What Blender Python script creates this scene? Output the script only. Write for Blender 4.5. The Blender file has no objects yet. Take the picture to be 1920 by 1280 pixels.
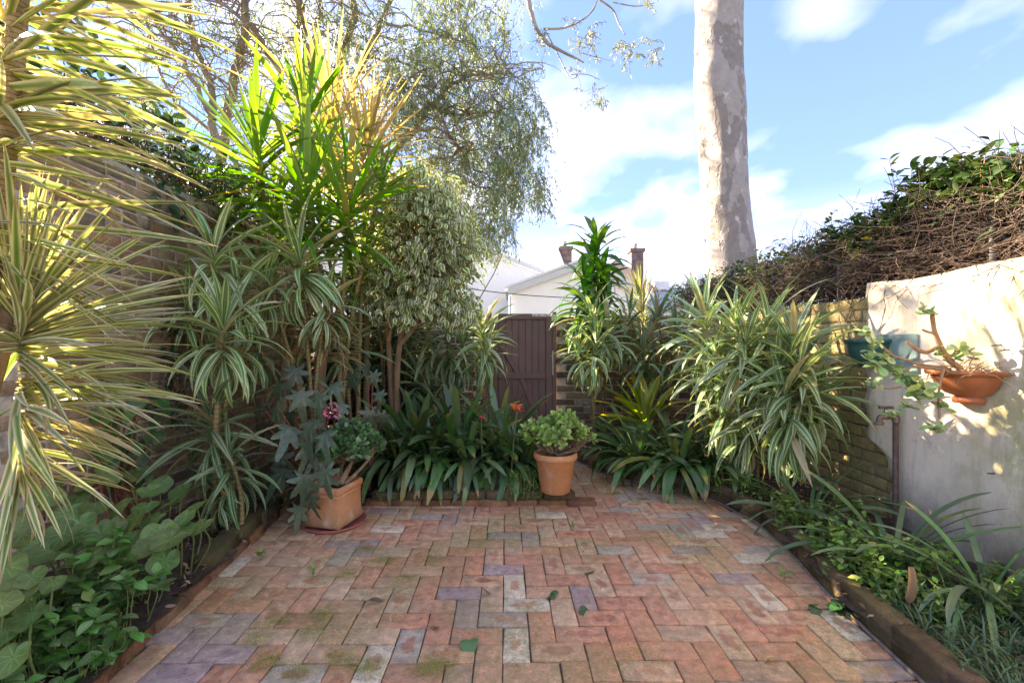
import bpy, bmesh, math, random
import numpy as np
from mathutils import Vector, Matrix, Euler

random.seed(7)
rng = np.random.default_rng(11)
R = math.radians
U = random.uniform
sc = bpy.context.scene
COL = sc.collection

# ------------------------------------------------------------------ camera, sky, sun, exposure
CAM_H, FPX, HOR = 1.31, 855.0, 643.0
cam = bpy.data.cameras.new('camera')
cam.sensor_width = 36.0
cam.lens = FPX / 1920 * 36
cam.shift_y = (HOR - 640) / 1920
cam.clip_start, cam.clip_end = 0.02, 1500
camo = bpy.data.objects.new('camera', cam)
camo.location = (0, 0, CAM_H)
camo.rotation_euler = (R(90), 0, 0)
COL.objects.link(camo)
sc.camera = camo

SUN_TO = Vector((-0.79, 0.46, 0.50)).normalized()     # from the scene towards the sun
sun = bpy.data.lights.new('sun', 'SUN')
sun.energy = 2.3
sun.angle = R(0.5)
sun.color = (1.0, 0.91, 0.78)
suno = bpy.data.objects.new('sun', sun)
suno.rotation_euler = (-SUN_TO).to_track_quat('-Z', 'Y').to_euler()
COL.objects.link(suno)

world = bpy.data.worlds.new('World')
sc.world = world
world.use_nodes = True
wt = world.node_tree
for n in list(wt.nodes):
    wt.nodes.remove(n)
SKY_STRENGTH = 0.15
CLOUD = (1.45, 1.4, 1.36, 1)


def build_sky():
    N, L = wt.nodes, wt.links
    out = N.new('ShaderNodeOutputWorld')
    bg = N.new('ShaderNodeBackground')
    bg.inputs['Strength'].default_value = SKY_STRENGTH
    sky = N.new('ShaderNodeTexSky')
    sky.sky_type = 'NISHITA'
    sky.sun_disc = False
    sky.sun_elevation = math.asin(SUN_TO.z)
    sky.sun_rotation = math.atan2(SUN_TO.x, SUN_TO.y)
    sky.air_density, sky.dust_density, sky.ozone_density = 1.0, 0.0, 1.6
    tc = N.new('ShaderNodeTexCoord')
    sep = N.new('ShaderNodeSeparateXYZ')
    L.new(tc.outputs['Generated'], sep.inputs[0])
    mx = N.new('ShaderNodeMath'); mx.operation = 'MAXIMUM'; mx.inputs[1].default_value = 0.0
    L.new(sep.outputs['Z'], mx.inputs[0])
    ad = N.new('ShaderNodeMath'); ad.operation = 'ADD'; ad.inputs[1].default_value = 0.22
    L.new(mx.outputs[0], ad.inputs[0])
    dv = N.new('ShaderNodeVectorMath'); dv.operation = 'DIVIDE'
    cb = N.new('ShaderNodeCombineXYZ')
    for i in range(3):
        L.new(ad.outputs[0], cb.inputs[i])
    L.new(tc.outputs['Generated'], dv.inputs[0]); L.new(cb.outputs[0], dv.inputs[1])
    mp = N.new('ShaderNodeMapping')
    mp.inputs['Location'].default_value = (6.2, 16.37, 2.4)
    mp.inputs['Scale'].default_value = (1.25, 1.0, 2.0)
    L.new(dv.outputs[0], mp.inputs['Vector'])
    ns = N.new('ShaderNodeTexNoise')
    ns.inputs['Scale'].default_value = 2.6
    ns.inputs['Detail'].default_value = 4.5
    ns.inputs['Roughness'].default_value = 0.46
    L.new(mp.outputs[0], ns.inputs['Vector'])
    rp = N.new('ShaderNodeValToRGB')
    rp.color_ramp.elements[0].position = 0.43
    rp.color_ramp.elements[1].position = 1.0
    L.new(ns.outputs['Fac'], rp.inputs[0])
    # more cloud and thin veil towards the horizon
    hz = N.new('ShaderNodeMapRange')
    hz.inputs['From Min'].default_value = 0.0; hz.inputs['From Max'].default_value = 0.28
    hz.inputs['To Min'].default_value = 0.35; hz.inputs['To Max'].default_value = 0.0
    L.new(sep.outputs['Z'], hz.inputs['Value'])
    m0 = N.new('ShaderNodeMath'); m0.operation = 'MAXIMUM'
    m1 = N.new('ShaderNodeMath'); m1.operation = 'MULTIPLY'; m1.inputs[1].default_value = 0.62
    L.new(rp.outputs['Color'], m1.inputs[0])
    L.new(m1.outputs[0], m0.inputs[0]); L.new(hz.outputs[0], m0.inputs[1])
    mix = N.new('ShaderNodeMix'); mix.data_type = 'RGBA'
    mix.inputs['B'].default_value = CLOUD
    L.new(m0.outputs[0], mix.inputs['Factor'])
    tint = N.new('ShaderNodeMix'); tint.data_type = 'RGBA'; tint.blend_type = 'MULTIPLY'
    tint.inputs['Factor'].default_value = 1.0; tint.inputs['B'].default_value = (.135, .187, .35, 1)
    gm = N.new('ShaderNodeGamma'); gm.inputs['Gamma'].default_value = 0.5
    L.new(sky.outputs[0], gm.inputs['Color']); L.new(gm.outputs[0], tint.inputs['A']); L.new(tint.outputs['Result'], mix.inputs['A'])
    L.new(mix.outputs['Result'], bg.inputs['Color'])
    L.new(bg.outputs[0], out.inputs['Surface'])


build_sky()
sc.view_settings.view_transform = 'Standard'
sc.view_settings.look = 'None'
sc.view_settings.gamma = 1.0
sc.view_settings.exposure = 4.25
sc.view_settings.use_white_balance = True
sc.view_settings.white_balance_temperature = 7700
sc.cycles.max_bounces = 5
sc.cycles.diffuse_bounces = 3
sc.cycles.glossy_bounces = 2
sc.cycles.transmission_bounces = 3
sc.cycles.transparent_max_bounces = 6
sc.cycles.use_denoising = True


def at(px, py, d):
    """photo pixel + depth in metres -> world point"""
    return Vector(((px - 960) / FPX * d, d, CAM_H - (py - HOR) / FPX * d))


# ------------------------------------------------------------------ materials
class NT:
    def __init__(s, name):
        s.m = bpy.data.materials.new(name); s.m.use_nodes = True
        s.t = s.m.node_tree
        for n in list(s.t.nodes): s.t.nodes.remove(n)
        s.out = s.t.nodes.new('ShaderNodeOutputMaterial')

    def n(s, ty, props=None, **ins):
        nd = s.t.nodes.new('ShaderNode' + ty)
        for k, v in (props or {}).items(): setattr(nd, k, v)
        for k, v in ins.items():
            k = k.replace('_', ' ')
            s.set(nd.inputs[k] if k in nd.inputs else nd.inputs[int(k[1:])], v)
        return nd

    def set(s, sock, v):
        if isinstance(v, bpy.types.NodeSocket): s.t.links.new(v, sock)
        elif isinstance(v, (tuple, list)) and len(v) == 3 and sock.type == 'RGBA': sock.default_value = (*v, 1)
        else: sock.default_value = v

    def math(s, op, a, b=0.0, c=None, clamp=False):
        nd = s.t.nodes.new('ShaderNodeMath'); nd.operation = op; nd.use_clamp = clamp
        s.set(nd.inputs[0], a); s.set(nd.inputs[1], b)
        if c is not None: s.set(nd.inputs[2], c)
        return nd.outputs[0]

    def mix(s, f, a, b, mode='MIX'):
        nd = s.t.nodes.new('ShaderNodeMix'); nd.data_type = 'RGBA'; nd.blend_type = mode
        s.set(nd.inputs['Factor'], f); s.set(nd.inputs['A'], a); s.set(nd.inputs['B'], b)
        return nd.outputs['Result']

    def ramp(s, f, stops, interp='LINEAR'):
        nd = s.t.nodes.new('ShaderNodeValToRGB'); cr = nd.color_ramp; cr.interpolation = interp
        while len(cr.elements) < len(stops): cr.elements.new(0.5)
        for e, (p, c) in zip(cr.elements, stops):
            e.position = p
            e.color = (c, c, c, 1) if isinstance(c, (int, float)) else (*c, 1)
        s.set(nd.inputs[0], f)
        return nd.outputs['Color']

    def noise(s, vec, scale, detail=4, rough=0.5, out='Fac'):
        nd = s.t.nodes.new('ShaderNodeTexNoise')
        if vec is not None: s.set(nd.inputs['Vector'], vec)
        nd.inputs['Scale'].default_value = scale; nd.inputs['Detail'].default_value = detail
        nd.inputs['Roughness'].default_value = rough
        return nd.outputs[out]

    def mapping(s, vec, scale=(1, 1, 1), loc=(0, 0, 0), rot=(0, 0, 0)):
        nd = s.t.nodes.new('ShaderNodeMapping'); s.set(nd.inputs['Vector'], vec)
        nd.inputs['Scale'].default_value = scale; nd.inputs['Location'].default_value = loc; nd.inputs['Rotation'].default_value = rot
        return nd.outputs[0]

    def pos(s): return s.n('NewGeometry').outputs['Position']
    def uv(s): return s.n('UVMap').outputs[0]

    def rnd(s, k=0.0):
        a = s.n('Attribute', {'attribute_name': 'rnd'}).outputs['Fac']
        o = s.n('ObjectInfo').outputs['Random']
        v = s.math('ADD', a, o)
        if k: v = s.math('MULTIPLY', v, k)
        return s.math('FRACT', v)

    def bump(s, h, strength=0.3, dist=0.01):
        nd = s.t.nodes.new('ShaderNodeBump'); nd.inputs['Strength'].default_value = strength
        nd.inputs['Distance'].default_value = dist; s.set(nd.inputs['Height'], h)
        return nd.outputs[0]

    def principled(s, color, rough=0.6, normal=None, spec=0.5, metal=0.0):
        nd = s.t.nodes.new('ShaderNodeBsdfPrincipled')
        s.set(nd.inputs['Base Color'], color); s.set(nd.inputs['Roughness'], rough)
        nd.inputs['Specular IOR Level'].default_value = spec; nd.inputs['Metallic'].default_value = metal
        if normal is not None: s.set(nd.inputs['Normal'], normal)
        return nd.outputs[0]

    def done(s, shader):
        s.t.links.new(shader, s.out.inputs['Surface']); return s.m


def leaf_mat(name, stops, trans=0.3, rough=0.45, var=0.35, streak=0.25, tip=None, dead=0.0, deadcol=(.42, .30, .13), tint=(1.15, 1.08, .55), spec=0.45, along=None, gain=1.3):
    """stops: colour across the blade, 0 = midrib, 1 = margin"""
    t = NT(name)
    uv = t.uv(); sp = t.n('SeparateXYZ', None, Vector=uv)
    u, v = sp.outputs[0], sp.outputs[1]
    d = t.math('ABSOLUTE', t.math('MULTIPLY_ADD', u, 2.0, -1.0))
    d2 = d
    if streak >= .2:
        st = t.noise(t.mapping(uv, (26, 1.6, 1)), 1.0, 2)
        d2 = t.math('ADD', d, t.math('MULTIPLY', t.math('SUBTRACT', st, 0.5), streak))
    col = t.ramp(d2, [(a, tuple(min(.85, q * gain) for q in c)) for a, c in stops])
    r = t.rnd(); r2 = t.rnd(7.31)
    if along:
        col = t.mix(t.ramp(v, [(0, along[0]), (1, along[1])]), col, along[2])
    val = t.math('MULTIPLY_ADD', r, var * 2, 1 - var)
    hs = t.n('HueSaturation', None, Hue=t.math('MULTIPLY_ADD', r2, 0.05, 0.475), Saturation=t.math('MULTIPLY_ADD', r2, 0.3, 0.85), Value=val, Color=col)
    col = hs.outputs[0]
    if tip:
        f = t.ramp(t.math('ADD', v, t.math('MULTIPLY', t.math('SUBTRACT', r2, 0.5), 0.25)), [(tip[0], 0.0), (min(1, tip[0] + .08), 1.0)])
        col = t.mix(t.math('MULTIPLY', f, 0.85), col, tip[1])
    if dead:
        col = t.mix(t.math('MULTIPLY', t.math('GREATER_THAN', r2, 1 - dead), 0.8), col, deadcol)
    p = t.principled(col, rough, None, spec)
    tr = t.n('BsdfTranslucent', None, Color=t.mix(1.0, col, (*tint,), 'MULTIPLY')).outputs[0]
    ms = t.n('MixShader', None, _0=trans, _1=p, _2=tr).outputs[0]
    return t.done(ms)


M = {}
M['lemon'] = leaf_mat('lemon_striped_leaf', [(0, (.15, .22, .06)), (.34, (.23, .31, .08)), (.50, (.48, .46, .19)), (.75, (.69, .60, .35)), (1, (.70, .57, .36))], .28, .45, .3, .4, (.92, (.42, .26, .13)), .04, (.50, .36, .18), tint=(1.08, 1.05, .65), gain=1.0)
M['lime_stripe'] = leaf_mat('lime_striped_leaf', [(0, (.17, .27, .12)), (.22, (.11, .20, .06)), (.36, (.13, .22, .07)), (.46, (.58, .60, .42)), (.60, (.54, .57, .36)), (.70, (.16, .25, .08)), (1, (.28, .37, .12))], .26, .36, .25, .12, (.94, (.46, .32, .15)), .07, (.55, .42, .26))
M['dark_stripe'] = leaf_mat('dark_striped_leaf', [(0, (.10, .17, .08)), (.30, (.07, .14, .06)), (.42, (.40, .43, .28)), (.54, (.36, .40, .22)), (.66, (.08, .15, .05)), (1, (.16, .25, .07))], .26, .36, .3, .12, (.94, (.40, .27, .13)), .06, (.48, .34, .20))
M['sword_green'] = leaf_mat('sword_green_leaf', [(0, (.09, .17, .02)), (.5, (.09, .19, .025)), (1, (.12, .22, .03))], .34, .36, .35, .3, (.95, (.36, .27, .10)), .05, tint=(1.3, 1.2, .4))
M['straw'] = leaf_mat('straw_leaf', [(0, (.40, .31, .13)), (.6, (.46, .36, .16)), (1, (.54, .44, .23))], .36, .6, .35, .3, tint=(1.12, 1.0, .55), gain=1.0)
M['clivia'] = leaf_mat('clivia_leaf', [(0, (.060, .110, .036)), (.12, (.078, .138, .042)), (1, (.068, .126, .040))], .16, .32, .4, .12, (.955, (.40, .24, .07)), .025, (.28, .24, .05), spec=.5)
M['strap_blue'] = leaf_mat('grey_green_strap_leaf', [(0, (.08, .13, .06)), (.15, (.10, .17, .07)), (1, (.085, .15, .06))], .2, .38, .3, .15, (.95, (.45, .35, .10)), .04, (.45, .28, .10))
M['ficus'] = leaf_mat('variegated_leaf', [(0, (.13, .20, .07)), (.45, (.15, .22, .08)), (.58, (.56, .55, .32)), (1, (.66, .62, .40))], .32, .4, .35, .3)
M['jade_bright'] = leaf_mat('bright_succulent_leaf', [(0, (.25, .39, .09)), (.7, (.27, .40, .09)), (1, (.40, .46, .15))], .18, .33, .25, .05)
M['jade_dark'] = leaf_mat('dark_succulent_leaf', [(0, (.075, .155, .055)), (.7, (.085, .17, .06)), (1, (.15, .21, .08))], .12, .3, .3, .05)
M['jade_wall'] = leaf_mat('pale_succulent_leaf', [(0, (.26, .38, .15)), (.7, (.27, .40, .14)), (1, (.40, .42, .16))], .22, .35, .3, .05, None, .06, (.55, .52, .08))
M['ivy_dark'] = leaf_mat('dark_glossy_leaf', [(0, (.045, .09, .035)), (.1, (.03, .07, .03)), (1, (.03, .075, .028))], .22, .3, .4, .05)
M['hedge'] = leaf_mat('hedge_leaf', [(0, (.09, .13, .05)), (.1, (.06, .105, .035)), (1, (.055, .10, .03))], .22, .33, .4, .05, None, .03, (.4, .36, .05))
M['glossy'] = leaf_mat('small_glossy_leaf', [(0, (.18, .30, .08)), (.10, (.09, .19, .045)), (1, (.095, .20, .05))], .22, .3, .35, .05, None, .04, (.25, .33, .06))
M['weed'] = leaf_mat('weed_leaf', [(0, (.18, .28, .06)), (.15, (.14, .25, .05)), (1, (.15, .27, .055))], .3, .45, .4, .05, None, .05, (.35, .33, .08))
M['willow'] = leaf_mat('narrow_tree_leaf', [(0, (.17, .22, .10)), (1, (.155, .20, .09))], .36, .45, .45, 0, tint=(1.1, 1.08, .65))
M['gumleaf'] = leaf_mat('gum_leaf', [(0, (.17, .19, .11)), (1, (.14, .165, .09))], .3, .45, .4, 0, tint=(1.2, 1.1, .6))
M['fern'] = leaf_mat('nest_fern_leaf', [(0, (.09, .09, .02)), (.12, (.20, .26, .03)), (1, (.25, .31, .03))], .42, .4, .25, .15, (.8, (.50, .36, .03)), tint=(1.4, 1.25, .2))
M['corn'] = leaf_mat('broad_glossy_leaf', [(0, (.09, .19, .04)), (.15, (.055, .145, .025)), (1, (.05, .135, .025))], .3, .28, .35, .15, tint=(1.5, 1.3, .2))
M['heart'] = leaf_mat('heart_leaf', [(0, (.09, .16, .05)), (.08, (.055, .125, .038)), (1, (.06, .13, .04))], .2, .4, .3, .05)
M['mondo'] = leaf_mat('mondo_blade', [(0, (.045, .085, .04)), (1, (.06, .11, .05))], .2, .4, .5, 0)
M['moss'] = leaf_mat('moss_blade', [(0, (.20, .23, .04)), (1, (.22, .24, .04))], .2, .8, .5, 0)
M['petal_orange'] = leaf_mat('orange_petal', [(0, (.75, .26, .05)), (.4, (.80, .13, .03)), (1, (.78, .12, .03))], .35, .5, .15, .1, tint=(1.2, .8, .5))
M['petal_pink'] = leaf_mat('pink_petal', [(0, (.75, .15, .22)), (1, (.80, .22, .30))], .3, .45, .2, 0, tint=(1.2, .8, .8))
M['petal_red'] = leaf_mat('red_berry', [(0, (.45, .02, .03)), (1, (.5, .03, .05))], .1, .35, .2, 0)
M['deadleaf'] = leaf_mat('dead_leaf', [(0, (.20, .115, .065)), (.3, (.26, .155, .09)), (1, (.32, .20, .12))], .2, .7, .6, .2)


def polar_mat(name, base, vein, edge, nv, trans=.2, rough=.42, var=.25):
    """broad leaf with veins running out from the leaf stalk; uv = (angle, radius)"""
    t = NT(name)
    uv = t.uv(); sp = t.n('SeparateXYZ', None, Vector=uv)
    a = t.math('ABSOLUTE', t.math('SUBTRACT', t.math('FRACT', t.math('MULTIPLY', sp.outputs[0], nv)), .5))
    w = t.math('MULTIPLY_ADD', sp.outputs[1], -.22, .30)
    ve = t.math('MULTIPLY', t.math('LESS_THAN', a, t.math('MULTIPLY', w, .32)), t.ramp(sp.outputs[1], [(0, 1.0), (.9, .15)]))
    c = t.mix(t.ramp(sp.outputs[1], [(.55, 0.0), (1, 1.0)]), base, edge)
    n = t.noise(t.pos(), 34, 4)
    c = t.mix(1.0, c, t.ramp(n, [(.3, .75), (.7, 1.2)]), 'MULTIPLY')
    c = t.mix(t.math('MULTIPLY', ve, .7), c, vein)
    r = t.rnd()
    c = t.n('HueSaturation', None, Hue=t.math('MULTIPLY_ADD', t.rnd(5.7), .05, .475), Value=t.math('MULTIPLY_ADD', r, var * 2, 1 - var), Color=c).outputs[0]
    p = t.principled(c, rough, t.bump(t.noise(t.pos(), 60, 3), .2, .004), .45)
    tr = t.n('BsdfTranslucent', None, Color=t.mix(1.0, c, (1.3, 1.15, .4), 'MULTIPLY')).outputs[0]
    return t.done(t.n('MixShader', None, _0=trans, _1=p, _2=tr).outputs[0])


M['round'] = polar_mat('round_leaf', (.125, .215, .055), (.42, .50, .17), (.15, .20, .055), 9)
M['begonia'] = polar_mat('lobed_leaf', (.095, .130, .075), (.14, .18, .11), (.11, .145, .085), 7, .15, .36)


def bark_mat(name, c1, c2, scale=18, zs=.25, rough=.85, bump=.5, ring=0):
    t = NT(name)
    p = t.mapping(t.pos(), (1, 1, zs))
    n = t.noise(p, scale, 6, .65)
    c = t.mix(t.ramp(n, [(.3, 0.0), (.7, 1.0)]), c1, c2)
    c = t.mix(1.0, c, t.ramp(t.noise(t.pos(), 5, 3), [(.3, .7), (.7, 1.15)]), 'MULTIPLY')
    h = n
    if ring:
        uv = t.n('SeparateXYZ', None, Vector=t.uv())
        wv = t.math('FRACT', t.math('ADD', t.math('MULTIPLY', uv.outputs[1], ring), t.math('MULTIPLY', n, .4)))
        c = t.mix(t.math('MULTIPLY', t.math('LESS_THAN', wv, .22), .6), c, tuple(x * .35 for x in c1))
        h = t.math('ADD', n, wv)
    return t.done(t.principled(c, rough, t.bump(h, bump, .01), .25))


M['cane'] = bark_mat('cane_bark', (.26, .20, .09), (.36, .27, .12), 30, 1, .7, .5, 1.0)
M['cane_pale'] = bark_mat('pale_cane_bark', (.30, .20, .10), (.50, .37, .22), 40, 1, .85, 1.0, 2.0)
M['wood'] = bark_mat('brown_bark', (.17, .10, .05), (.32, .20, .11), 20, .2)
M['wood_orange'] = bark_mat('orange_bark', (.30, .16, .07), (.42, .26, .13), 20, .25)
M['tree_bark'] = bark_mat('tree_bark', (.17, .13, .10), (.33, .26, .20), 9, .25)
M['twig'] = bark_mat('twig_bark', (.075, .052, .038), (.175, .12, .09), 40, 1, .8, .2)
M['green_stem'] = bark_mat('green_stem', (.14, .19, .06), (.20, .24, .08), 20, 1, .6, .1)
M['red_stem'] = bark_mat('red_stem', (.32, .09, .06), (.40, .16, .10), 20, 1, .6, .1)
M['jade_stem'] = bark_mat('succulent_stem', (.22, .15, .09), (.36, .25, .15), 30, 1, .8, .3)
M['jade_wall_stem'] = bark_mat('rusty_succulent_stem', (.36, .19, .09), (.50, .30, .17), 30, 1, .8, .3)


def gum_mat():
    t = NT('smooth_gum_bark')
    p = t.mapping(t.pos(), (1, 1, .55))
    v = t.noise(p, 2.3, 5, .55)
    v2 = t.noise(t.mapping(t.pos(), (1, 1, .7), (4, 2, 7)), 5.5, 3, .5)
    c = t.mix(t.ramp(v, [(.47, 0.0), (.49, 1.0)]), (.27, .225, .20), (.37, .315, .285))
    c = t.mix(t.ramp(v2, [(.64, 0.0), (.655, 1.0)]), c, (.50, .43, .385))
    c = t.mix(t.ramp(t.noise(p, 14, 3), [(.70, 0.0), (.74, .5)]), c, (.20, .15, .13))
    c = t.mix(1.0, c, t.ramp(t.noise(t.pos(), 9, 5), [(.3, .86), (.7, 1.08)]), 'MULTIPLY')
    h = t.math('ADD', t.ramp(v, [(.47, 0.0), (.49, 1.0)]), t.noise(p, 7, 4))
    return t.done(t.principled(c, .8, t.bump(h, .5, .025), .25))


M['gum'] = gum_mat()


def paver_mat():
    t = NT('clay_paver')
    r = t.rnd(); r2 = t.rnd(9.17); r3 = t.rnd(4.73)
    pal = [(0, (.62, .27, .15)), (.15, (.65, .35, .20)), (.30, (.56, .235, .135)), (.42, (.64, .40, .24)), (.53, (.42, .28, .25)),
           (.62, (.62, .32, .185)), (.73, (.55, .31, .19)), (.82, (.63, .26, .14)), (.90, (.48, .37, .28)), (.95, (.76, .60, .42))]
    c = t.ramp(r, pal, 'CONSTANT')
    uv = t.n('SeparateXYZ', None, Vector=t.uv())
    pos = t.pos()
    nz = t.noise(pos, 22, 4)
    du = t.math('MULTIPLY', t.math('SUBTRACT', uv.outputs[0], .5), 2.3)
    dv = t.math('MULTIPLY', t.math('SUBTRACT', uv.outputs[1], .5), 2.6)
    d = t.math('SQRT', t.math('ADD', t.math('POWER', du, 2.0), t.math('POWER', dv, 2.0)))
    d = t.math('ADD', d, t.math('MULTIPLY', t.math('SUBTRACT', nz, .5), 1.2))
    oval = t.ramp(d, [(.45, 1.0), (.75, 0.0)])
    gate = t.math('MULTIPLY', t.math('GREATER_THAN', r2, .62), .75)
    c = t.mix(t.math('MULTIPLY', oval, gate), c, t.mix(t.math('GREATER_THAN', r3, .5), (.46, .17, .10), (.54, .23, .13)))
    rim = t.ramp(d, [(.6, 0.0), (.85, 1.0), (1.15, .2)])
    c = t.mix(t.math('MULTIPLY', rim, t.math('MULTIPLY', r3, .6)), c, (.60, .44, .28))
    c = t.mix(1.0, c, t.ramp(nz, [(.25, .62), (.75, 1.28)]), 'MULTIPLY')
    c = t.mix(1.0, c, t.ramp(t.noise(pos, 170, 4, .75), [(.3, .66), (.7, 1.25)]), 'MULTIPLY')
    c = t.mix(1.0, c, t.ramp(t.noise(t.mapping(pos, (1, 1, 1), (1, 6, 2)), 1.7, 5, .6), [(.3, .84), (.65, 1.14)]), 'MULTIPLY')
    # dusty grey-tan film and old dirt
    c = t.mix(t.ramp(t.noise(pos, 3.1, 5, .6), [(.42, 0.0), (.75, .45)]), c, (.54, .355, .205))
    c = t.mix(t.ramp(t.noise(t.mapping(pos, (1, 1, 1), (8, 3, 1)), 48, 5, .75), [(.58, 0.0), (.70, .75)]), c, (.085, .062, .042))
    # moss film
    mz = t.math('MULTIPLY', t.ramp(t.noise(t.mapping(pos, (1, 1, 1), (2.2, 5.1, 0)), 1.55, 3), [(.44, 0.0), (.62, 1.0)]), t.ramp(t.noise(pos, 60, 5, .75), [(.42, 0.0), (.60, 1.0)]))
    c = t.mix(t.math('MULTIPLY', mz, .8), c, (.25, .235, .07))
    h = t.math('ADD', t.noise(pos, 130, 5, .7), t.math('MULTIPLY', nz, .8))
    return t.done(t.principled(c, .82, t.bump(h, .55, .006), .3))


def wallbrick_mat(name, pal, dirt, dirtamt, moss=None, mossamt=0, film=None):
    t = NT(name)
    r = t.rnd(); pos = t.pos()
    c = t.ramp(r, pal, 'CONSTANT')
    c = t.mix(1.0, c, t.ramp(t.noise(pos, 26, 5, .65), [(.25, .6), (.75, 1.3)]), 'MULTIPLY')
    if film:
        c = t.mix(t.ramp(t.noise(t.mapping(pos, (1, 1, 1), (3, 7, 2)), 5, 6, .7), film[1]), c, film[0])
    c = t.mix(t.math('MULTIPLY', t.ramp(t.noise(pos, 2.2, 6, .7), [(.38, 0.0), (.62, 1.0)]), dirtamt), c, dirt)
    if moss:
        c = t.mix(t.math('MULTIPLY', t.ramp(t.noise(t.mapping(pos, (1, 1, 1), (9, 1, 4)), 3.6, 6, .7), [(.40, 0.0), (.64, 1.0)]), mossamt), c, moss)
    h = t.math('ADD', t.noise(pos, 70, 5, .7), t.noise(pos, 16, 3))
    return t.done(t.principled(c, .9, t.bump(h, 1.0, .02), .2))


M['paver'] = paver_mat()
M['left_brick'] = wallbrick_mat('old_wall_brick', [(0, (.46, .26, .14)), (.25, (.50, .32, .19)), (.5, (.40, .21, .12)), (.7, (.52, .38, .24)), (.88, (.24, .18, .14))], (.20, .135, .08), .55, (.28, .25, .11), .3, ((.66, .52, .36), [(.52, 0.0), (.64, .75)]))
M['right_brick'] = wallbrick_mat('mossy_yellow_brick', [(0, (.72, .54, .25)), (.4, (.66, .50, .23)), (.7, (.72, .50, .25)), (.9, (.56, .42, .21))], (.30, .22, .10), .35, (.44, .40, .11), .4)
M['gate_brick'] = wallbrick_mat('gate_wall_brick', [(0, (.22, .15, .10)), (.3, (.36, .25, .16)), (.5, (.16, .12, .10)), (.68, (.30, .17, .10)), (.85, (.46, .36, .24))], (.10, .075, .05), .3)
M['kerb_left'] = wallbrick_mat('orange_kerb_brick', [(0, (.40, .18, .08)), (.5, (.36, .15, .075)), (.8, (.42, .21, .11))], (.14, .09, .05), .6, (.16, .14, .05), .3)
M['kerb_moss'] = wallbrick_mat('mossy_kerb_block', [(0, (.16, .115, .06)), (.5, (.13, .10, .05)), (.8, (.20, .13, .07))], (.06, .05, .025), .6, (.15, .14, .04), .6)
M['kerb_right'] = wallbrick_mat('brown_kerb_block', [(0, (.25, .16, .09)), (.5, (.20, .125, .075)), (.8, (.28, .175, .10))], (.07, .05, .03), .7, (.22, .17, .055), .5)


def simple(name, col, rough=.7, noise=12, amt=.25, bump=.2, spec=.4, metal=0, fine=80):
    t = NT(name); pos = t.pos()
    c = t.mix(1.0, col, t.ramp(t.noise(pos, noise, 5, .6), [(.25, 1 - amt), (.75, 1 + amt)]), 'MULTIPLY')
    return t.done(t.principled(c, rough, t.bump(t.noise(pos, fine, 4, .6), bump, .004), spec, metal))


M['sand'] = simple('joint_sand', (.10, .078, .05), .95, 40, .5, .6)
M['mortar'] = simple('lime_mortar', (.42, .34, .24), .95, 14, .5, .7)
M['mortar_dark'] = simple('dark_mortar', (.20, .16, .09), .95, 14, .5, .7)
M['soil'] = simple('garden_soil', (.085, .058, .04), .95, 18, .6, 1.0, .2, 0, 50)
M['ground'] = simple('ground_earth', (.10, .10, .06), .95, 1, .3)
M['concrete'] = simple('concrete_edging', (.20, .16, .125), .9, 25, .45, .5)
M['gate'] = simple('plum_brown_paint', (.155, .085, .085), .45, 3, .18, .15)
def gate_mat():
    t = NT('weathered_plum_paint'); pos = t.pos()
    c = t.mix(1.0, (.17, .09, .072), t.ramp(t.noise(pos, 3, 5, .6), [(.25, .82), (.75, 1.2)]), 'MULTIPLY')
    c = t.mix(t.ramp(t.noise(t.mapping(pos, (1, 1, .12)), 60, 4, .7), [(.62, 0.0), (.80, .35)]), c, (.26, .17, .15))
    c = t.mix(t.ramp(t.noise(t.mapping(pos, (1, 1, .35)), 22, 5, .75), [(.715, 0.0), (.73, .8)]), c, (.62, .55, .50))
    return t.done(t.principled(c, .5, t.bump(t.noise(t.mapping(pos, (1, 1, .1)), 80, 4), .25, .004), .4))


M['gate'] = gate_mat()
M['steel'] = simple('galvanised_steel', (.55, .48, .38), .5, 40, .4, .2, .5, .4)
M['whitewall'] = simple('white_painted_wall', (.80, .80, .80), .8, .7, .06, .05)
M['whiteroof'] = simple('pale_roof', (.66, .67, .68), .5, .7, .08, .05)
M['fascia'] = simple('grey_fascia', (.52, .54, .56), .6, 1, .08, .05)
M['bluemetal'] = simple('blue_grey_metal', (.42, .47, .53), .45, 1, .12, .05)
M['chimney'] = simple('dark_chimney_brick', (.20, .145, .13), .9, 6, .55, .5, .2, 0, 12)
M['rooftile'] = simple('pinkish_roof_tile', (.52, .36, .30), .8, 4, .2, .3)
M['wire'] = simple('black_wire', (.02, .02, .02), .6)
M['aerial'] = simple('aerial_metal', (.35, .36, .38), .5)
M['pipe'] = simple('rusty_brown_pipe', (.14, .085, .065), .6, 30, .4, .3, .4, .2)
M['tap'] = simple('tarnished_brass', (.20, .155, .115), .5, 40, .4, .3, .5, .5)
M['greenpot'] = simple('dark_green_plastic', (.035, .115, .105), .38, 8, .12, .05)
M['greenback'] = simple('faded_green_plastic', (.25, .34, .31), .5, 8, .12, .05)
M['plasticpot'] = simple('orange_plastic', (.52, .165, .068), .45, 9, .25, .1)
M['saucer'] = simple('red_plastic', (.42, .13, .10), .5, 6, .1, .05)
M['post'] = simple('grey_metal_post', (.22, .20, .19), .6, 20, .3)
M['nail'] = simple('rusty_nail', (.06, .045, .04), .7)


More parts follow.
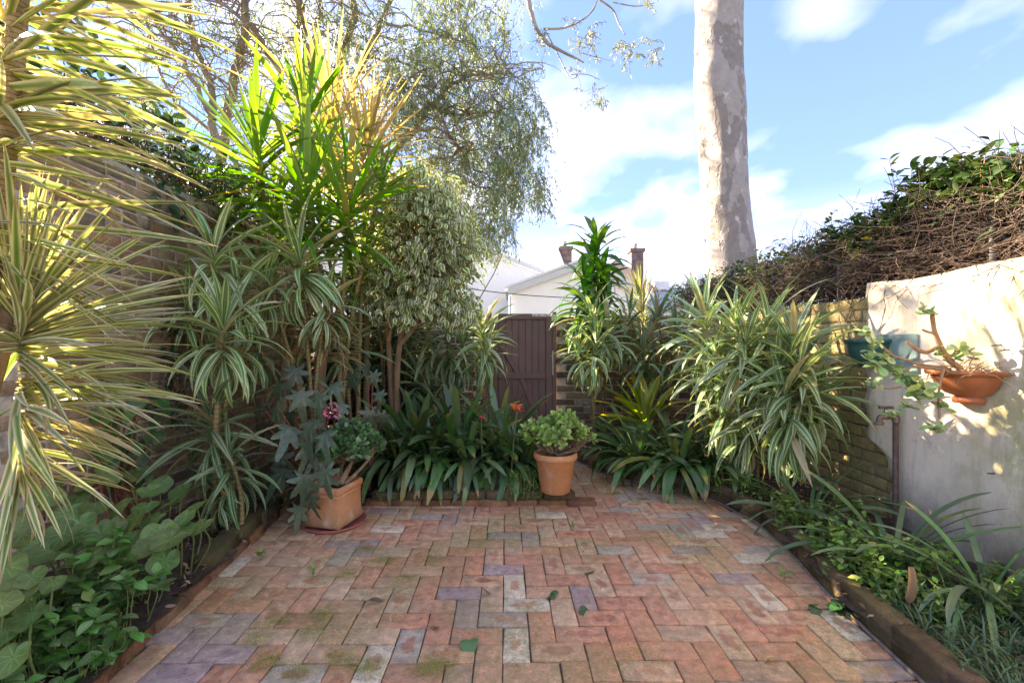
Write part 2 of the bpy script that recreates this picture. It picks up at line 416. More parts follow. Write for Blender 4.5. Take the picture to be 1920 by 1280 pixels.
def terracotta():
    t = NT('terracotta'); pos = t.pos()
    c = t.mix(t.ramp(t.noise(t.mapping(pos, (1, 1, .5)), 6, 6, .65), [(.35, 0.0), (.7, 1.0)]), (.64, .255, .10), (.60, .31, .15))
    c = t.mix(t.ramp(t.noise(pos, 26, 5, .7), [(.55, 0.0), (.75, .55)]), c, (.33, .22, .12))
    z = t.n('SeparateXYZ', None, Vector=pos).outputs[2]
    lo = t.math('ADD', z, t.math('MULTIPLY', t.noise(pos, 9, 4), .12))
    c = t.mix(t.ramp(lo, [(.10, .55), (.22, 0.0)]), c, (.22, .14, .07))
    c = t.mix(t.ramp(t.noise(t.mapping(pos, (1, 1, .6), (5, 2, 3)), 13, 6, .72), [(.52, 0.0), (.68, .6)]), c, (.66, .50, .38))
    c = t.mix(t.ramp(t.noise(t.mapping(pos, (1, 1, .4), (1, 9, 3)), 17, 6, .75), [(.60, 0.0), (.74, .65)]), c, (.24, .15, .08))
    return t.done(t.principled(c, .8, t.bump(t.noise(pos, 120, 4), .35, .004), .25))


M['terracotta'] = terracotta()


def plaster():
    t = NT('stained_lime_render'); pos = t.pos()
    c = t.mix(t.ramp(t.noise(pos, 3.5, 6, .65), [(.3, 0.0), (.7, 1.0)]), (.86, .71, .52), (.92, .81, .64))
    st = t.noise(t.mapping(pos, (1, 6.5, .75)), 2.4, 6, .65)
    c = t.mix(t.ramp(st, [(.50, 0.0), (.70, .6)]), c, (.48, .41, .32))
    sp = t.n('SeparateXYZ', None, Vector=pos)
    near = t.ramp(sp.outputs[1], [(.0, 1.0), (1.0, 0.0)])
    yy = t.math('ADD', sp.outputs[1], t.math('MULTIPLY', t.noise(pos, 4, 5, .7), .9))
    algae = t.ramp(t.math('SUBTRACT', yy, 2.25), [(.50, 1.0), (1.0, 0.0)])
    blot = t.ramp(t.noise(t.mapping(pos, (1, 1.2, .8), (3, 3, 3)), 4.2, 7, .72), [(.42, 0.0), (.62, 1.0)])
    c = t.mix(t.math('MULTIPLY', t.math('MULTIPLY', algae, blot), .85), c, (.46, .41, .16))
    dk = t.ramp(t.noise(t.mapping(pos, (1, 1, 1), (6, 2, 8)), 9, 7, .75), [(.58, 0.0), (.74, .7)])
    c = t.mix(dk, c, (.34, .28, .20))
    # damp, dirty foot of the wall and dirty top edge
    zz = t.math('ADD', sp.outputs[2], t.math('MULTIPLY', t.math('SUBTRACT', t.noise(pos, 3, 6, .7), .5), .8))
    c = t.mix(t.ramp(zz, [(.12, .8), (.55, 0.0)]), c, (.26, .21, .15))
    c = t.mix(t.ramp(t.math('SUBTRACT', zz, 1.0), [(.55, 0.0), (.80, .6)]), c, (.36, .26, .18))
    h = t.math('ADD', t.noise(pos, 40, 6, .7), t.math('MULTIPLY', t.noise(pos, 6, 3), 2.0))
    return t.done(t.principled(c, .9, t.bump(h, .4, .012), .2))


M['plaster'] = plaster()

# ------------------------------------------------------------------ object helpers


def link(name, data, parent=None, mat=None):
    o = bpy.data.objects.new(name, data)
    COL.objects.link(o)
    if parent is not None: o.parent = parent
    if mat is not None and data is not None and not data.materials: data.materials.append(mat)
    return o


def thing(name, label, cat, loc=(0, 0, 0), group=None):
    o = bpy.data.objects.new(name, None)
    o.empty_display_size = .1
    COL.objects.link(o); o.location = loc
    o['label'] = label; o['category'] = cat
    if group: o['group'] = group
    return o


def tag(o, label=None, cat=None, group=None, kind=None):
    if label: o['label'] = label
    if cat: o['category'] = cat
    if group: o['group'] = group
    if kind: o['kind'] = kind
    return o


def raw_mesh(name, V, F, UV=None, RND=None, smooth=True):
    V = np.asarray(V, np.float32); F = np.asarray(F, np.int32)
    me = bpy.data.meshes.new(name)
    me.vertices.add(len(V)); me.vertices.foreach_set('co', V.ravel())
    me.loops.add(F.size); me.loops.foreach_set('vertex_index', F.ravel())
    me.polygons.add(len(F)); me.polygons.foreach_set('loop_start', np.arange(0, F.size, F.shape[1], dtype=np.int32))
    if smooth: me.polygons.foreach_set('use_smooth', np.ones(len(F), bool))
    if UV is not None:
        lay = me.uv_layers.new(name='UVMap')
        lay.data.foreach_set('uv', np.asarray(UV, np.float32)[F.ravel()].ravel())
    if RND is not None:
        a = me.attributes.new('rnd', 'FLOAT', 'POINT'); a.data.foreach_set('value', np.asarray(RND, np.float32))
    me.update(calc_edges=True)
    return me


class Geo:
    """quads collected into one mesh"""
    def __init__(s): s.V, s.F, s.T, s.Rn, s.k = [], [], [], [], 0

    def add(s, V, F, UV=None, r=None):
        V = np.asarray(V, float)
        s.V.append(V); s.F.append(np.asarray(F) + s.k); s.k += len(V)
        s.T.append(np.zeros((len(V), 2)) if UV is None else UV)
        s.Rn.append(np.full(len(V), random.random() if r is None else r))
        return s

    def tube(s, pts, rad, sides=7, cap=True, r=None):
        P = np.array([tuple(p) for p in pts], float); n = len(P)
        rad = np.full(n, rad) if np.isscalar(rad) else np.interp(np.linspace(0, 1, n), np.linspace(0, 1, len(rad)), rad)
        T = np.gradient(P, axis=0); T /= np.linalg.norm(T, axis=1)[:, None] + 1e-9
        ref = np.array([0.31, 0.17, .93]) if abs(T[0][2]) < .8 else np.array([1., .2, 0])
        ln = np.concatenate([[0], np.cumsum(np.sqrt((np.diff(P, axis=0) ** 2).sum(1)))])
        an = np.arange(sides) * (2 * math.pi / sides)
        A = np.stack([T[:, 1] * ref[2] - T[:, 2] * ref[1], T[:, 2] * ref[0] - T[:, 0] * ref[2], T[:, 0] * ref[1] - T[:, 1] * ref[0]], 1)
        A /= np.sqrt((A ** 2).sum(1))[:, None] + 1e-9
        B = np.stack([T[:, 1] * A[:, 2] - T[:, 2] * A[:, 1], T[:, 2] * A[:, 0] - T[:, 0] * A[:, 2], T[:, 0] * A[:, 1] - T[:, 1] * A[:, 0]], 1)
        V = (P[:, None] + rad[:, None, None] * (np.cos(an)[None, :, None] * A[:, None] + np.sin(an)[None, :, None] * B[:, None])).reshape(-1, 3)
        UV = np.stack([np.tile(an / 6.283, n), np.repeat(ln * 30, sides)], 1)
        ii, jj = np.repeat(np.arange(n - 1), sides) * sides, np.tile(np.arange(sides), n - 1)
        kk = (jj + 1) % sides
        F = np.stack([ii + jj, ii + kk, ii + sides + kk, ii + sides + jj], 1)
        if cap:
            V = np.concatenate([V, P[-1:] + T[-1:] * rad[-1] * .5]); UV = np.concatenate([UV, UV[-1:]])
            b0 = (n - 1) * sides
            F = np.concatenate([F, [(b0 + j, b0 + (j + 1) % sides, b0 + (j + 2) % sides, len(V) - 1) for j in range(0, sides, 2)]])
        return s.add(V, F, UV, r)

    def lathe(s, prof, sides=40, c=(0, 0, 0), a0=0.0, a1=2 * math.pi, close=True):
        c = np.array(c, float); n = len(prof)
        an = np.linspace(a0, a1, sides, endpoint=not close)
        V = np.array([[r * math.cos(a) + c[0], r * math.sin(a) + c[1], z + c[2]] for r, z in prof for a in an])
        UV = np.array([[j / sides, i / n] for i in range(n) for j in range(len(an))])
        m = len(an); F = []
        for i in range(n - 1):
            for j in range(m if close else m - 1):
                k = (j + 1) % m
                F.append((i * m + j, i * m + k, (i + 1) * m + k, (i + 1) * m + j))
        return s.add(V, F, UV)

    def box(s, lo, hi):
        x0, y0, z0 = lo; x1, y1, z1 = hi
        V = [(x0, y0, z0), (x1, y0, z0), (x1, y1, z0), (x0, y1, z0), (x0, y0, z1), (x1, y0, z1), (x1, y1, z1), (x0, y1, z1)]
        return s.add(V, [(0, 3, 2, 1), (4, 5, 6, 7), (0, 1, 5, 4), (1, 2, 6, 5), (2, 3, 7, 6), (3, 0, 4, 7)])

    def mesh(s, name, smooth=True):
        return raw_mesh(name, np.concatenate(s.V), np.concatenate(s.F), np.concatenate(s.T), np.concatenate(s.Rn), smooth)

    def obj(s, name, mat, parent=None, smooth=True): return link(name, s.mesh(name, smooth), parent, mat)


def bevel_box(name, size, mat, parent=None, loc=(0, 0, 0), rot=(0, 0, 0), bev=.004):
    bm = bmesh.new(); bmesh.ops.create_cube(bm, size=1.0)
    for v in bm.verts: v.co = Vector((v.co.x * size[0], v.co.y * size[1], v.co.z * size[2]))
    if bev: bmesh.ops.bevel(bm, geom=bm.edges[:], offset=bev, segments=1, affect='EDGES')
    me = bpy.data.meshes.new(name); bm.to_mesh(me); bm.free()
    o = link(name, me, parent, mat); o.location = loc; o.rotation_euler = rot
    return o


def poly_prism(name, pts, depth, mat, parent=None, loc=(0, 0, 0)):
    """outline in x-z, extruded along +y"""
    bm = bmesh.new()
    a = [bm.verts.new((x, 0, z)) for x, z in pts]; b = [bm.verts.new((x, depth, z)) for x, z in pts]
    bm.faces.new(a); bm.faces.new(b[::-1]); n = len(pts)
    for i in range(n): bm.faces.new((a[i], b[i], b[(i + 1) % n], a[(i + 1) % n]))
    bmesh.ops.recalc_face_normals(bm, faces=bm.faces)
    me = bpy.data.meshes.new(name); bm.to_mesh(me); bm.free()
    o = link(name, me, parent, mat); o.location = loc
    return o


# ------------------------------------------------------------------ leaf shapes
PROF = {
    'drac': ([0, .10, .38, .65, .85, 1], [.45, .50, 1, .78, .40, .02]),
    'sword': ([0, .06, .35, .7, .9, 1], [.85, .62, 1, .75, .38, .02]),
    'strap': ([0, .3, .6, .85, .95, 1], [.72, .92, 1, .86, .58, .14]),
    'oval': ([0, .12, .4, .7, .9, 1], [.06, .55, 1, .78, .36, .03]),
    'jade': ([0, .15, .4, .65, .85, .95, 1], [.28, .6, .94, 1, .84, .55, .25]),
    'needle': ([0, .3, .7, 1], [.3, 1, .8, .05]),
    'fern': ([0, .15, .6, .85, 1], [.25, .55, 1, .75, .05]),
}


def strap(L, W, droop, prof='drac', n=8, m=2, fold=.25, p=1.4, twist=0.0, wave=0.0, thick=None):
    s = np.linspace(0, 1, n + 1)
    th = -droop * s ** p
    mid = (th[1:] + th[:-1]) / 2
    x = np.concatenate([[0], np.cumsum(np.cos(mid))]) * L / n
    z = np.concatenate([[0], np.cumsum(np.sin(mid))]) * L / n
    w = W / 2 * np.interp(s, *PROF[prof])
    c = np.linspace(-1, 1, m + 1)
    V = np.zeros((n + 1, m + 1, 3)); UV = np.zeros((n + 1, m + 1, 2))
    for i in range(n + 1):
        nrm = np.array([-math.sin(th[i]), 0, math.cos(th[i])]); side = np.array([0, 1., 0])
        a = twist * s[i]
        sd = side * math.cos(a) + nrm * math.sin(a); nn = nrm * math.cos(a) - side * math.sin(a)
        for j in range(m + 1):
            lift = fold * w[i] * abs(c[j]) ** 1.3 + wave * w[i] * c[j] * math.sin(s[i] * 17 + j)
            V[i, j] = np.array([x[i], 0, z[i]]) + sd * c[j] * w[i] + nn * lift
            UV[i, j] = ((c[j] + 1) / 2, s[i])
    F = [(i * (m + 1) + j, (i + 1) * (m + 1) + j, (i + 1) * (m + 1) + j + 1, i * (m + 1) + j + 1) for i in range(n) for j in range(m)]
    V, UV, F = V.reshape(-1, 3), UV.reshape(-1, 2), np.array(F)
    if thick:                                   # fleshy leaf: a second skin below
        V2 = V.copy(); V2[:, 2] -= thick * (1 - np.abs(UV[:, 0] * 2 - 1) ** 2) * np.sin(np.pi * np.clip(UV[:, 1], .03, .97))
        F2 = F[:, ::-1] + len(V); V = np.concatenate([V, V2]); UV = np.concatenate([UV, UV]); F = np.concatenate([F, F2])
    return V, F, UV


def polar_leaf(rad, rfun, sectors=28, rings=3, cup=.15, off=.25, curl=0.0, wav=0.0):
    """broad leaf, stalk at the origin, blade mostly towards +x; rfun(angle) gives outline"""
    V, UV = [], []
    rr = np.linspace(.03, 1, rings + 1)
    for q in rr:
        for k in range(sectors):
            a = 2 * math.pi * k / sectors
            r = rad * rfun(a) * q
            xx = r * math.cos(a) + off * rad * q; yy = r * math.sin(a)
            zz = cup * rad * (q ** 2) - curl * (xx ** 2) / rad + wav * rad * q * q * math.sin(a * 7)
            V.append((xx, yy, zz)); UV.append((k / sectors, q))
    F = [(i * sectors + j, (i + 1) * sectors + j, (i + 1) * sectors + (j + 1) % sectors, i * sectors + (j + 1) % sectors) for i in range(rings) for j in range(sectors)]
    return np.array(V), np.array(F), np.array(UV)


class Species:
    def __init__(s, name, mat, temps):
        s.name, s.mat, s.temps = name, M[mat], temps
        s.meshes = []
        for T in temps:
            me = raw_mesh(name, *T[:2], T[2]); me.materials.append(s.mat); s.meshes.append(me)


def Rz(a): c, q = math.cos(a), math.sin(a); return np.array([[c, -q, 0], [q, c, 0], [0, 0, 1.]])
def Ry(a): c, q = math.cos(a), math.sin(a); return np.array([[c, 0, q], [0, 1, 0], [-q, 0, c]])
def Rx(a): c, q = math.cos(a), math.sin(a); return np.array([[1, 0, 0], [0, c, -q], [0, q, c]])


def xf(pos, phi, elev, s=1.0, roll=0.0, tilt=None):
    m = Rz(phi) @ Ry(-elev) @ Rx(roll)
    if tilt is not None: m = tilt @ m
    out = np.eye(4); out[:3, :3] = m * s; out[:3, 3] = np.array(tuple(pos))
    return out


def joined(temps, pl):
    """one mesh from many placed templates"""
    Vs, Fs, Ts, Rs, k = [], [], [], [], 0
    for ti, (V, F, UV) in enumerate(temps):
        mats = [m for (q, m) in pl if q == ti]
        if not mats: continue
        A = np.stack(mats); n = len(A)
        W = np.einsum('aij,vj->avi', A[:, :3, :3], V) + A[:, None, :3, 3]
        Vs.append(W.reshape(-1, 3)); Ts.append(np.tile(UV, (n, 1)))
        Fs.append((F[None] + (np.arange(n) * len(V))[:, None, None]).reshape(-1, F.shape[1]) + k)
        Rs.append(np.repeat(rng.random(n), len(V))); k += n * len(V)
    return np.concatenate(Vs), np.concatenate(Fs), np.concatenate(Ts), np.concatenate(Rs)


def pieces(root, name, sp, pl, most=300, rest='foliage'):
    """the placed pieces nearest the camera become parts of their own, the rest one part of kind stuff"""
    loc = np.array(root.location) if root is not None else np.zeros(3)
    c = np.array((0, 0, CAM_H))
    pl = sorted(pl, key=lambda q: np.linalg.norm(q[1][:3, 3] + loc - c))
    for k, m in pl[:most]:
        o = bpy.data.objects.new(name, sp.meshes[k]); COL.objects.link(o)
        o.parent = root; o.matrix_local = Matrix(m.tolist())
    if len(pl) > most:
        V, F, T, Rn = joined(sp.temps, pl[most:])
        o = link(rest, raw_mesh(rest, V, F, T, Rn), root, sp.mat); o['kind'] = 'stuff'


def stuff(name, label, cat, sp, pl):
    V, F, T, Rn = joined(sp.temps, pl)
    o = link(name, raw_mesh(name, V, F, T, Rn), None, sp.mat)
    return tag(o, label, cat, kind='stuff')


def straps(L, W, d0, d1, nv, **kw):
    return [strap(L * (1 + .08 * math.sin(k * 2.3)), W, d0 + (d1 - d0) * k / max(1, nv - 1), twist=(.35 if k % 2 else -.35), **kw) for k in range(nv)]


SP = {
    'lemon': Species('leaf', 'lemon', straps(.62, .033, .05, .60, 8, prof='sword', n=9, fold=.3, p=1.7)),
    'lime': Species('leaf', 'lime_stripe', straps(.42, .052, .5, 2.2, 8, prof='drac', n=8, m=4, fold=.22, p=1.1, wave=.06)),
    'dark': Species('leaf', 'dark_stripe', straps(.40, .044, .5, 2.2, 8, prof='drac', n=7, m=4, fold=.22, p=1.1, wave=.06)),
    'sword': Species('leaf', 'sword_green', straps(.52, .040, .05, .9, 8, prof='sword', n=7, fold=.3, p=1.6)),
    'straw': Species('leaf', 'straw', straps(.55, .024, .1, 1.9, 8, prof='sword', n=8, fold=.3)),
    'clivia': Species('leaf', 'clivia', straps(.52, .048, .6, 2.4, 8, prof='strap', n=8, m=2, fold=.18, p=1.2)),
    'strapblue': Species('leaf', 'strap_blue', straps(.60, .036, .7, 2.0, 8, prof='strap', n=9, m=2, fold=.25, p=1.3)),
    'ficus': Species('leaf', 'ficus', [strap(.088, .052, d, 'oval', 4, 2, .2) for d in (.3, .7, 1.1)]),
    'jade': Species('leaf', 'jade_bright', [strap(.046, .031, d, 'jade', 7, 2, .2, thick=.007) for d in (-.5, -.1, .3)]),
    'jaded': Species('leaf', 'jade_dark', [strap(.052, .030, d, 'jade', 7, 2, .2, thick=.007) for d in (-.5, -.1, .3)]),
    'jadew': Species('leaf', 'jade_wall', [strap(.062, .040, d, 'jade', 8, 4, .15, thick=.009) for d in (-.5, .0, .4)]),
    'ivy': Species('leaf', 'ivy_dark', [strap(.085, .052, d, 'oval', 4, 2, .2) for d in (.2, .6, 1.0)]),
    'vine': Species('leaf', 'ivy_dark', [strap(.042, .034, d, 'oval', 3, 2, .15) for d in (.2, .6)]),
    'hedge': Species('leaf', 'hedge', [strap(.085, .045, d, 'oval', 4, 2, .25) for d in (.1, .5, .9)]),
    'glossy': Species('leaf', 'glossy', [strap(.085, .054, d, 'oval', 5, 2, .22) for d in (.2, .6, 1.0)]),
    'weed': Species('leaf', 'weed', [strap(.050, .034, d, 'oval', 3, 2, .2) for d in (.1, .5, .9)]),
    'willow': Species('leaf', 'willow', [strap(.115, .021, d, 'needle', 2, 1, 0) for d in (.2, .7)]),
    'gumleaf': Species('leaf', 'gumleaf', [strap(.13, .022, d, 'needle', 3, 1, 0) for d in (.2, .8)]),
    'fern': Species('frond', 'fern', [strap(.72, .115, d, 'fern', 10, 4, .35, 1.4, wave=.12, twist=.2) for d in (.15, .4, .7, 1.0)]),
    'corn': Species('leaf', 'corn', straps(.34, .066, .8, 2.3, 8, prof='drac', n=7, m=4, fold=.2, p=1.1, wave=.08)),
    'heart': Species('leaf', 'heart', [polar_leaf(.065, lambda a: (1 - .12 * math.cos(a)) * (1 + .55 * max(0, math.cos(a)) ** 6) * (1 - .55 * max(0, -math.cos(a)) ** 8), 20, 3, .05, .45, c) for c in (.3, .6)]),
    'round': Species('leaf', 'round', [polar_leaf(.092, lambda a, q=q: (1 + .05 * math.sin(a * 5 + q)) * (1 - .35 * max(0, -math.cos(a)) ** 40), 30, 4, .20, .12, c, .03) for q, c in ((0, .05), (1.3, .2), (2.6, .35))]),
    'begonia': Species('leaf', 'begonia', [polar_leaf(.155, lambda a, q=q: (.34 + .50 * abs(math.cos(3.5 * a)) ** 2.2 + .07 * abs(math.sin(14 * a + q)) + .30 * max(0, math.cos(a)) ** 5) * (1 - .6 * max(0, -math.cos(a)) ** 20), 84, 4, -.05, .3, c, .04) for q, c in ((0, .35), (.6, .6), (1.1, .9))]),
    'mondo': Species('blade', 'mondo', [strap(.13, .007, d, 'sword', 4, 1, 0) for d in (.9, 1.6, 2.2)]),
    'moss': Species('moss', 'moss', [strap(.010, .005, .3, 'oval', 2, 1, 0)]),
    'petal_o': Species('petal', 'petal_orange', [strap(.075, .030, d, 'jade', 5, 2, .2) for d in (.2, .7, 1.2)]),
    'petal_p': Species('petal', 'petal_pink', [strap(.022, .020, .4, 'jade', 3, 2, .2)]),
    'petal_r': Species('berry', 'petal_red', [strap(.022, .014, .3, 'jade', 4, 2, .3, thick=.014)]),
    'dead': Species('fallen_leaf', 'deadleaf', [strap(.09, .03, d, 'oval', 6, 2, .5, twist=1.0) for d in (-1.2, .4, 1.5)]),
}


def rosette(pl, c, n, e0, e1, down, size, nv=8, tilt=None, phi0=None, sj=.15, span=None, ep=.8):
    """a head of leaves spiralling down a stem tip: upright young leaves on top, older ones hanging below"""
    c = np.array(tuple(c)); ax = (tilt @ np.array([0, 0, 1.])) if tilt is not None else np.array([0, 0, 1.])
    ph = U(0, 6.28) if phi0 is None else phi0
    for i in range(n):
        t = (i + .5) / n
        a = ph + i * 2.39996 + U(-.25, .25)
        if span is not None: a = span[0] + (span[1] - span[0]) * ((i * .61803) % 1.0) + U(-.1, .1)
        el = R(e0 + (e1 - e0) * t ** ep + U(-9, 9))
        k = int(min(nv - 1, max(0, t * nv + U(-1.6, 1.2))))
        s = size * (1 + U(-sj, sj)) * (.72 + .5 * math.sin(math.pi * min(1, .25 + .75 * t)))
        pl.append((k, xf(c - ax * down * t, a, el, s, U(-.35, .35), tilt)))


def tilt_to(dx, dy):
    v = Vector((dx, dy, 1)).normalized(); q = Vector((0, 0, 1)).rotation_difference(v)
    return np.array(q.to_matrix())


def bez(p, n=8):
    """smooth polyline through points (Catmull-Rom)"""
    P = [np.array(tuple(q), float) for q in p]; P = [2 * P[0] - P[1]] + P + [2 * P[-1] - P[-2]]
    out = []
    for i in range(1, len(P) - 2):
        for k in range(n):
            t = k / n
            out.append(.5 * (2 * P[i] + (P[i + 1] - P[i - 1]) * t + (2 * P[i - 1] - 5 * P[i] + 4 * P[i + 1] - P[i + 2]) * t * t + (3 * P[i] - P[i - 1] - 3 * P[i + 1] + P[i + 2]) * t ** 3))
    out.append(P[-2]); return out


def rel(p, root): return Vector(p) - root.location


def wander(p, d, L, n, jit, grav=0.0):
    """a crooked twig path"""
    p = np.array(tuple(p), float); d = np.array(tuple(d), float); d /= np.linalg.norm(d) + 1e-9
    out = [p.copy()]
    for _ in range(n):
        d = d + rng.normal(0, jit, 3); d[2] -= grav; d /= np.linalg.norm(d)
        p = p + d * L / n; out.append(p.copy())
    return out


# ------------------------------------------------------------------ ground, paving, beds
g = Geo(); S = 600
g.add([(-S, -S, -.07), (S, -S, -.07), (S, S, -.07), (-S, S, -.07)], [(0, 1, 2, 3)])
tag(g.obj('ground', M['ground']), kind='structure')


def inside(x, y, poly):
    c = False; n = len(poly)
    for i in range(n):
        (x1, y1), (x2, y2) = poly[i], poly[(i + 1) % n]
        if (y1 > y) != (y2 > y) and x < (x2 - x1) * (y - y1) / (y2 - y1) + x1: c = not c
    return c


LEFT_EDGE = [(-1.46, .7), (-1.53, 1.5), (-1.62, 2.2), (-1.70, 2.95), (-1.76, 3.62)]
RIGHT_EDGE = [(1.50, .7), (1.57, 1.76), (1.63, 2.35), (1.73, 2.9), (1.77, 3.3), (1.68, 3.75), (1.36, 4.12), (.98, 4.45), (.74, 4.95), (.62, 5.68)]
BED_L = [(-2.55, .4)] + [(-1.43, .4)] + LEFT_EDGE + [(-1.18, 3.72), (.50, 3.72), (.28, 4.5), (-.32, 5.66), (-2.55, 5.66)]
BED_R = [(2.64, .4), (1.47, .4)] + RIGHT_EDGE + [(2.64, 5.68)]
PATIO = [(-1.62, .5)] + [(x - .10, y) for x, y in LEFT_EDGE] + [(-1.82, 3.85), (.56, 3.85), (.29, 4.6), (-.42, 5.72), (.72, 5.72)] + [(x + .10, y + .04) for x, y in RIGHT_EDGE[::-1]]


def soil(name, poly, zb):
    st = .055; V, F, idx = [], [], {}
    xs = [p[0] for p in poly]; ys = [p[1] for p in poly]

    def vert(i, j):
        if (i, j) not in idx:
            x, y = i * st, j * st
            z = zb + .018 * math.sin(x * 7 + y * 3) + .014 * math.sin(y * 11 - x * 5) + U(-.012, .012)
            idx[i, j] = len(V); V.append((x, y, z))
        return idx[i, j]
    for i in range(int(min(xs) / st) - 1, int(max(xs) / st) + 1):
        for j in range(int(min(ys) / st), int(max(ys) / st) + 1):
            if inside((i + .5) * st, (j + .5) * st, poly):
                F.append((vert(i, j), vert(i + 1, j), vert(i + 1, j + 1), vert(i, j + 1)))
    o = link(name, raw_mesh(name, V, F), None, M['soil']); return tag(o, kind='structure')


soil('garden_bed', BED_L, .055)
soil('garden_bed', BED_R, .075)

g = Geo(); g.add([(-2.6, .3, -.015), (2.7, .3, -.015), (2.7, 5.9, -.015), (-2.6, 5.9, -.015)], [(0, 1, 2, 3)])
paving = tag(g.obj('paving', M['sand']), kind='structure')


def brick_temp(l, w, h, b, jit):
    """brick with worn edges, face up at z = 0; five sides"""
    q = lambda: U(-jit, jit)
    x, y = l / 2, w / 2; V = []
    cs = [(-1, -1), (1, -1), (1, 1), (-1, 1)]
    off = [(q(), q()) for _ in cs]
    chip = [U(.003, .010) if random.random() < .22 else 0 for _ in cs]
    for z, ins in ((-h, 0), (-b, 0), (-b * .3, b * .45), (0, b * 1.3)):
        for (sx, sy), (ox, oy), ch in zip(cs, off, chip):
            k = ch if z > -b else ch * .4
            V.append((sx * (x - ins - k) + ox, sy * (y - ins - k) + oy, z + (q() * .4 if z == 0 else 0) - (ch * .3 if z > -b else 0)))
    F = [(12, 13, 14, 15)]
    for r in range(3):
        for j in range(4):
            k = (j + 1) % 4; F.append((r * 4 + j, r * 4 + k, r * 4 + 4 + k, r * 4 + 4 + j))
    V = np.array(V); return V, np.array(F), np.stack([V[:, 0] / l + .5, V[:, 1] / w + .5], 1)


class BrickSet:
    def __init__(s, mat, l, w, h, b, jit, nv=8):
        s.mat = M[mat]; s.temps = [brick_temp(l, w, h, b, jit) for _ in range(nv)]; s.meshes = []
        for T in s.temps:
            me = raw_mesh('brick', T[0], T[1], T[2], None, False); me.materials.append(s.mat); s.meshes.append(me)


UNIT = .1178
pav = BrickSet('paver', 2 * UNIT - .0042, UNIT - .0042, .045, .0042, .0016, 14)
pl = []
for i in range(-16, 17):
    for j in range(5, 50):
        k = (i - j) % 4
        if k == 0: cx, cy, a = (i + 1) * UNIT, (j + .5) * UNIT, 0
        elif k == 3: cx, cy, a = (i + .5) * UNIT, (j + 1) * UNIT, math.pi / 2
        else: continue
        rot = R(.7); X = cx * math.cos(rot) - cy * math.sin(rot) - .02; Y = cx * math.sin(rot) + cy * math.cos(rot) + .35
        if Y < .8 or not inside(X, Y, PATIO): continue
        z = .0022 * math.sin(X * 3.1) + .003 * math.sin(Y * 2.3 + X) + U(-.0034, .0034)
        m = xf((X, Y, z), a + rot + R(U(-.9, .9)) + (math.pi if random.random() < .5 else 0), R(U(-.5, .5)), 1, R(U(-.7, .7)))
        pl.append((random.randrange(14), m))
# the strip right at the lower frame edge matters most: drop the bricks nobody sees
vis = [q for q in pl if q[1][1, 3] > 1.55]
pieces(paving, 'brick', pav, vis, 300, 'far_bricks')


# kerbs
def along(edge):
    out = [0.0]
    for a, b in zip(edge, edge[1:]): out.append(out[-1] + math.dist(a, b))
    return out


def on(edge, s):
    cum = along(edge)
    for i in range(len(edge) - 1):
        if s <= cum[i + 1] or i == len(edge) - 2:
            t = (s - cum[i]) / (cum[i + 1] - cum[i]); a, b = edge[i], edge[i + 1]
            return a[0] + (b[0] - a[0]) * t, a[1] + (b[1] - a[1]) * t, math.atan2(b[1] - a[1], b[0] - a[0])


def kerb(root, edge, sets, s0, s1, step, z, off, jit=.006, ang=1.2, piece='brick'):
    s = s0
    while s < s1:
        x, y, a = on(edge, s + step / 2)
        nx, ny = -math.sin(a), math.cos(a)
        o = bpy.data.objects.new(piece, random.choice(sets.meshes)); COL.objects.link(o); o.parent = root
        j = U(-jit, jit)
        o.location = Vector((x + nx * (off + j), y + ny * (off + j), z + U(-jit, jit) * .7)) - root.location
        o.rotation_euler = (R(U(-ang, ang)), R(U(-ang, ang)), a + R(U(-ang, ang)))
        s += step


kb = BrickSet('kerb_left', .228, .075, .14, .006, .003)
km = BrickSet('kerb_moss', .31, .125, .09, .012, .006)
kt = BrickSet('kerb_left', .222, .105, .07, .006, .003)
kr = BrickSet('kerb_right', .335, .105, .17, .012, .005)

kl = tag(link('garden_kerb', None), kind='structure')
kerb(kl, LEFT_EDGE, kb, .9, 3.0, .232, .050, .035, .008, 1.5)
kerb(kl, LEFT_EDGE, km, 1.86, 2.90, .318, .125, .085, .008, 1.5, 'stone_block')
CEN = [(-1.20, 3.66), (.52, 3.66)]
kc = tag(link('garden_kerb', None), kind='structure')
kb2 = BrickSet('kerb_left', .228, .11, .06, .006, .003)
kerb(kc, CEN, kb2, 0, 1.70, .235, .045, .055, .005, .8)
kt2 = BrickSet('kerb_moss', .222, .11, .062, .007, .003)
kerb(kc, CEN, kt2, .06, 1.66, .232, .108, .085, .005, .8)
CEN2 = [(.52, 3.72), (.30, 4.5), (-.30, 5.64)]
kerb(kc, CEN2, kt2, 0, 2.1, .235, .105, .06, .006, 1)
krr = tag(link('garden_kerb', None), kind='structure')
kerb(krr, RIGHT_EDGE, kr, .9, along(RIGHT_EDGE)[-1] - .2, .342, .125, -.075, .006, 1.2, 'stone_block')
g = Geo()
s = .8; pts = []
while s < along(RIGHT_EDGE)[-1] - .1:
    x, y, a = on(RIGHT_EDGE, s); pts.append((x + .012 * math.sin(a), y - .012 * math.cos(a), .004 + U(-.003, .003))); s += .07
g.tube(pts, .009, 6); g.obj('edging_strip', M['concrete'], krr)

# ------------------------------------------------------------------ walls


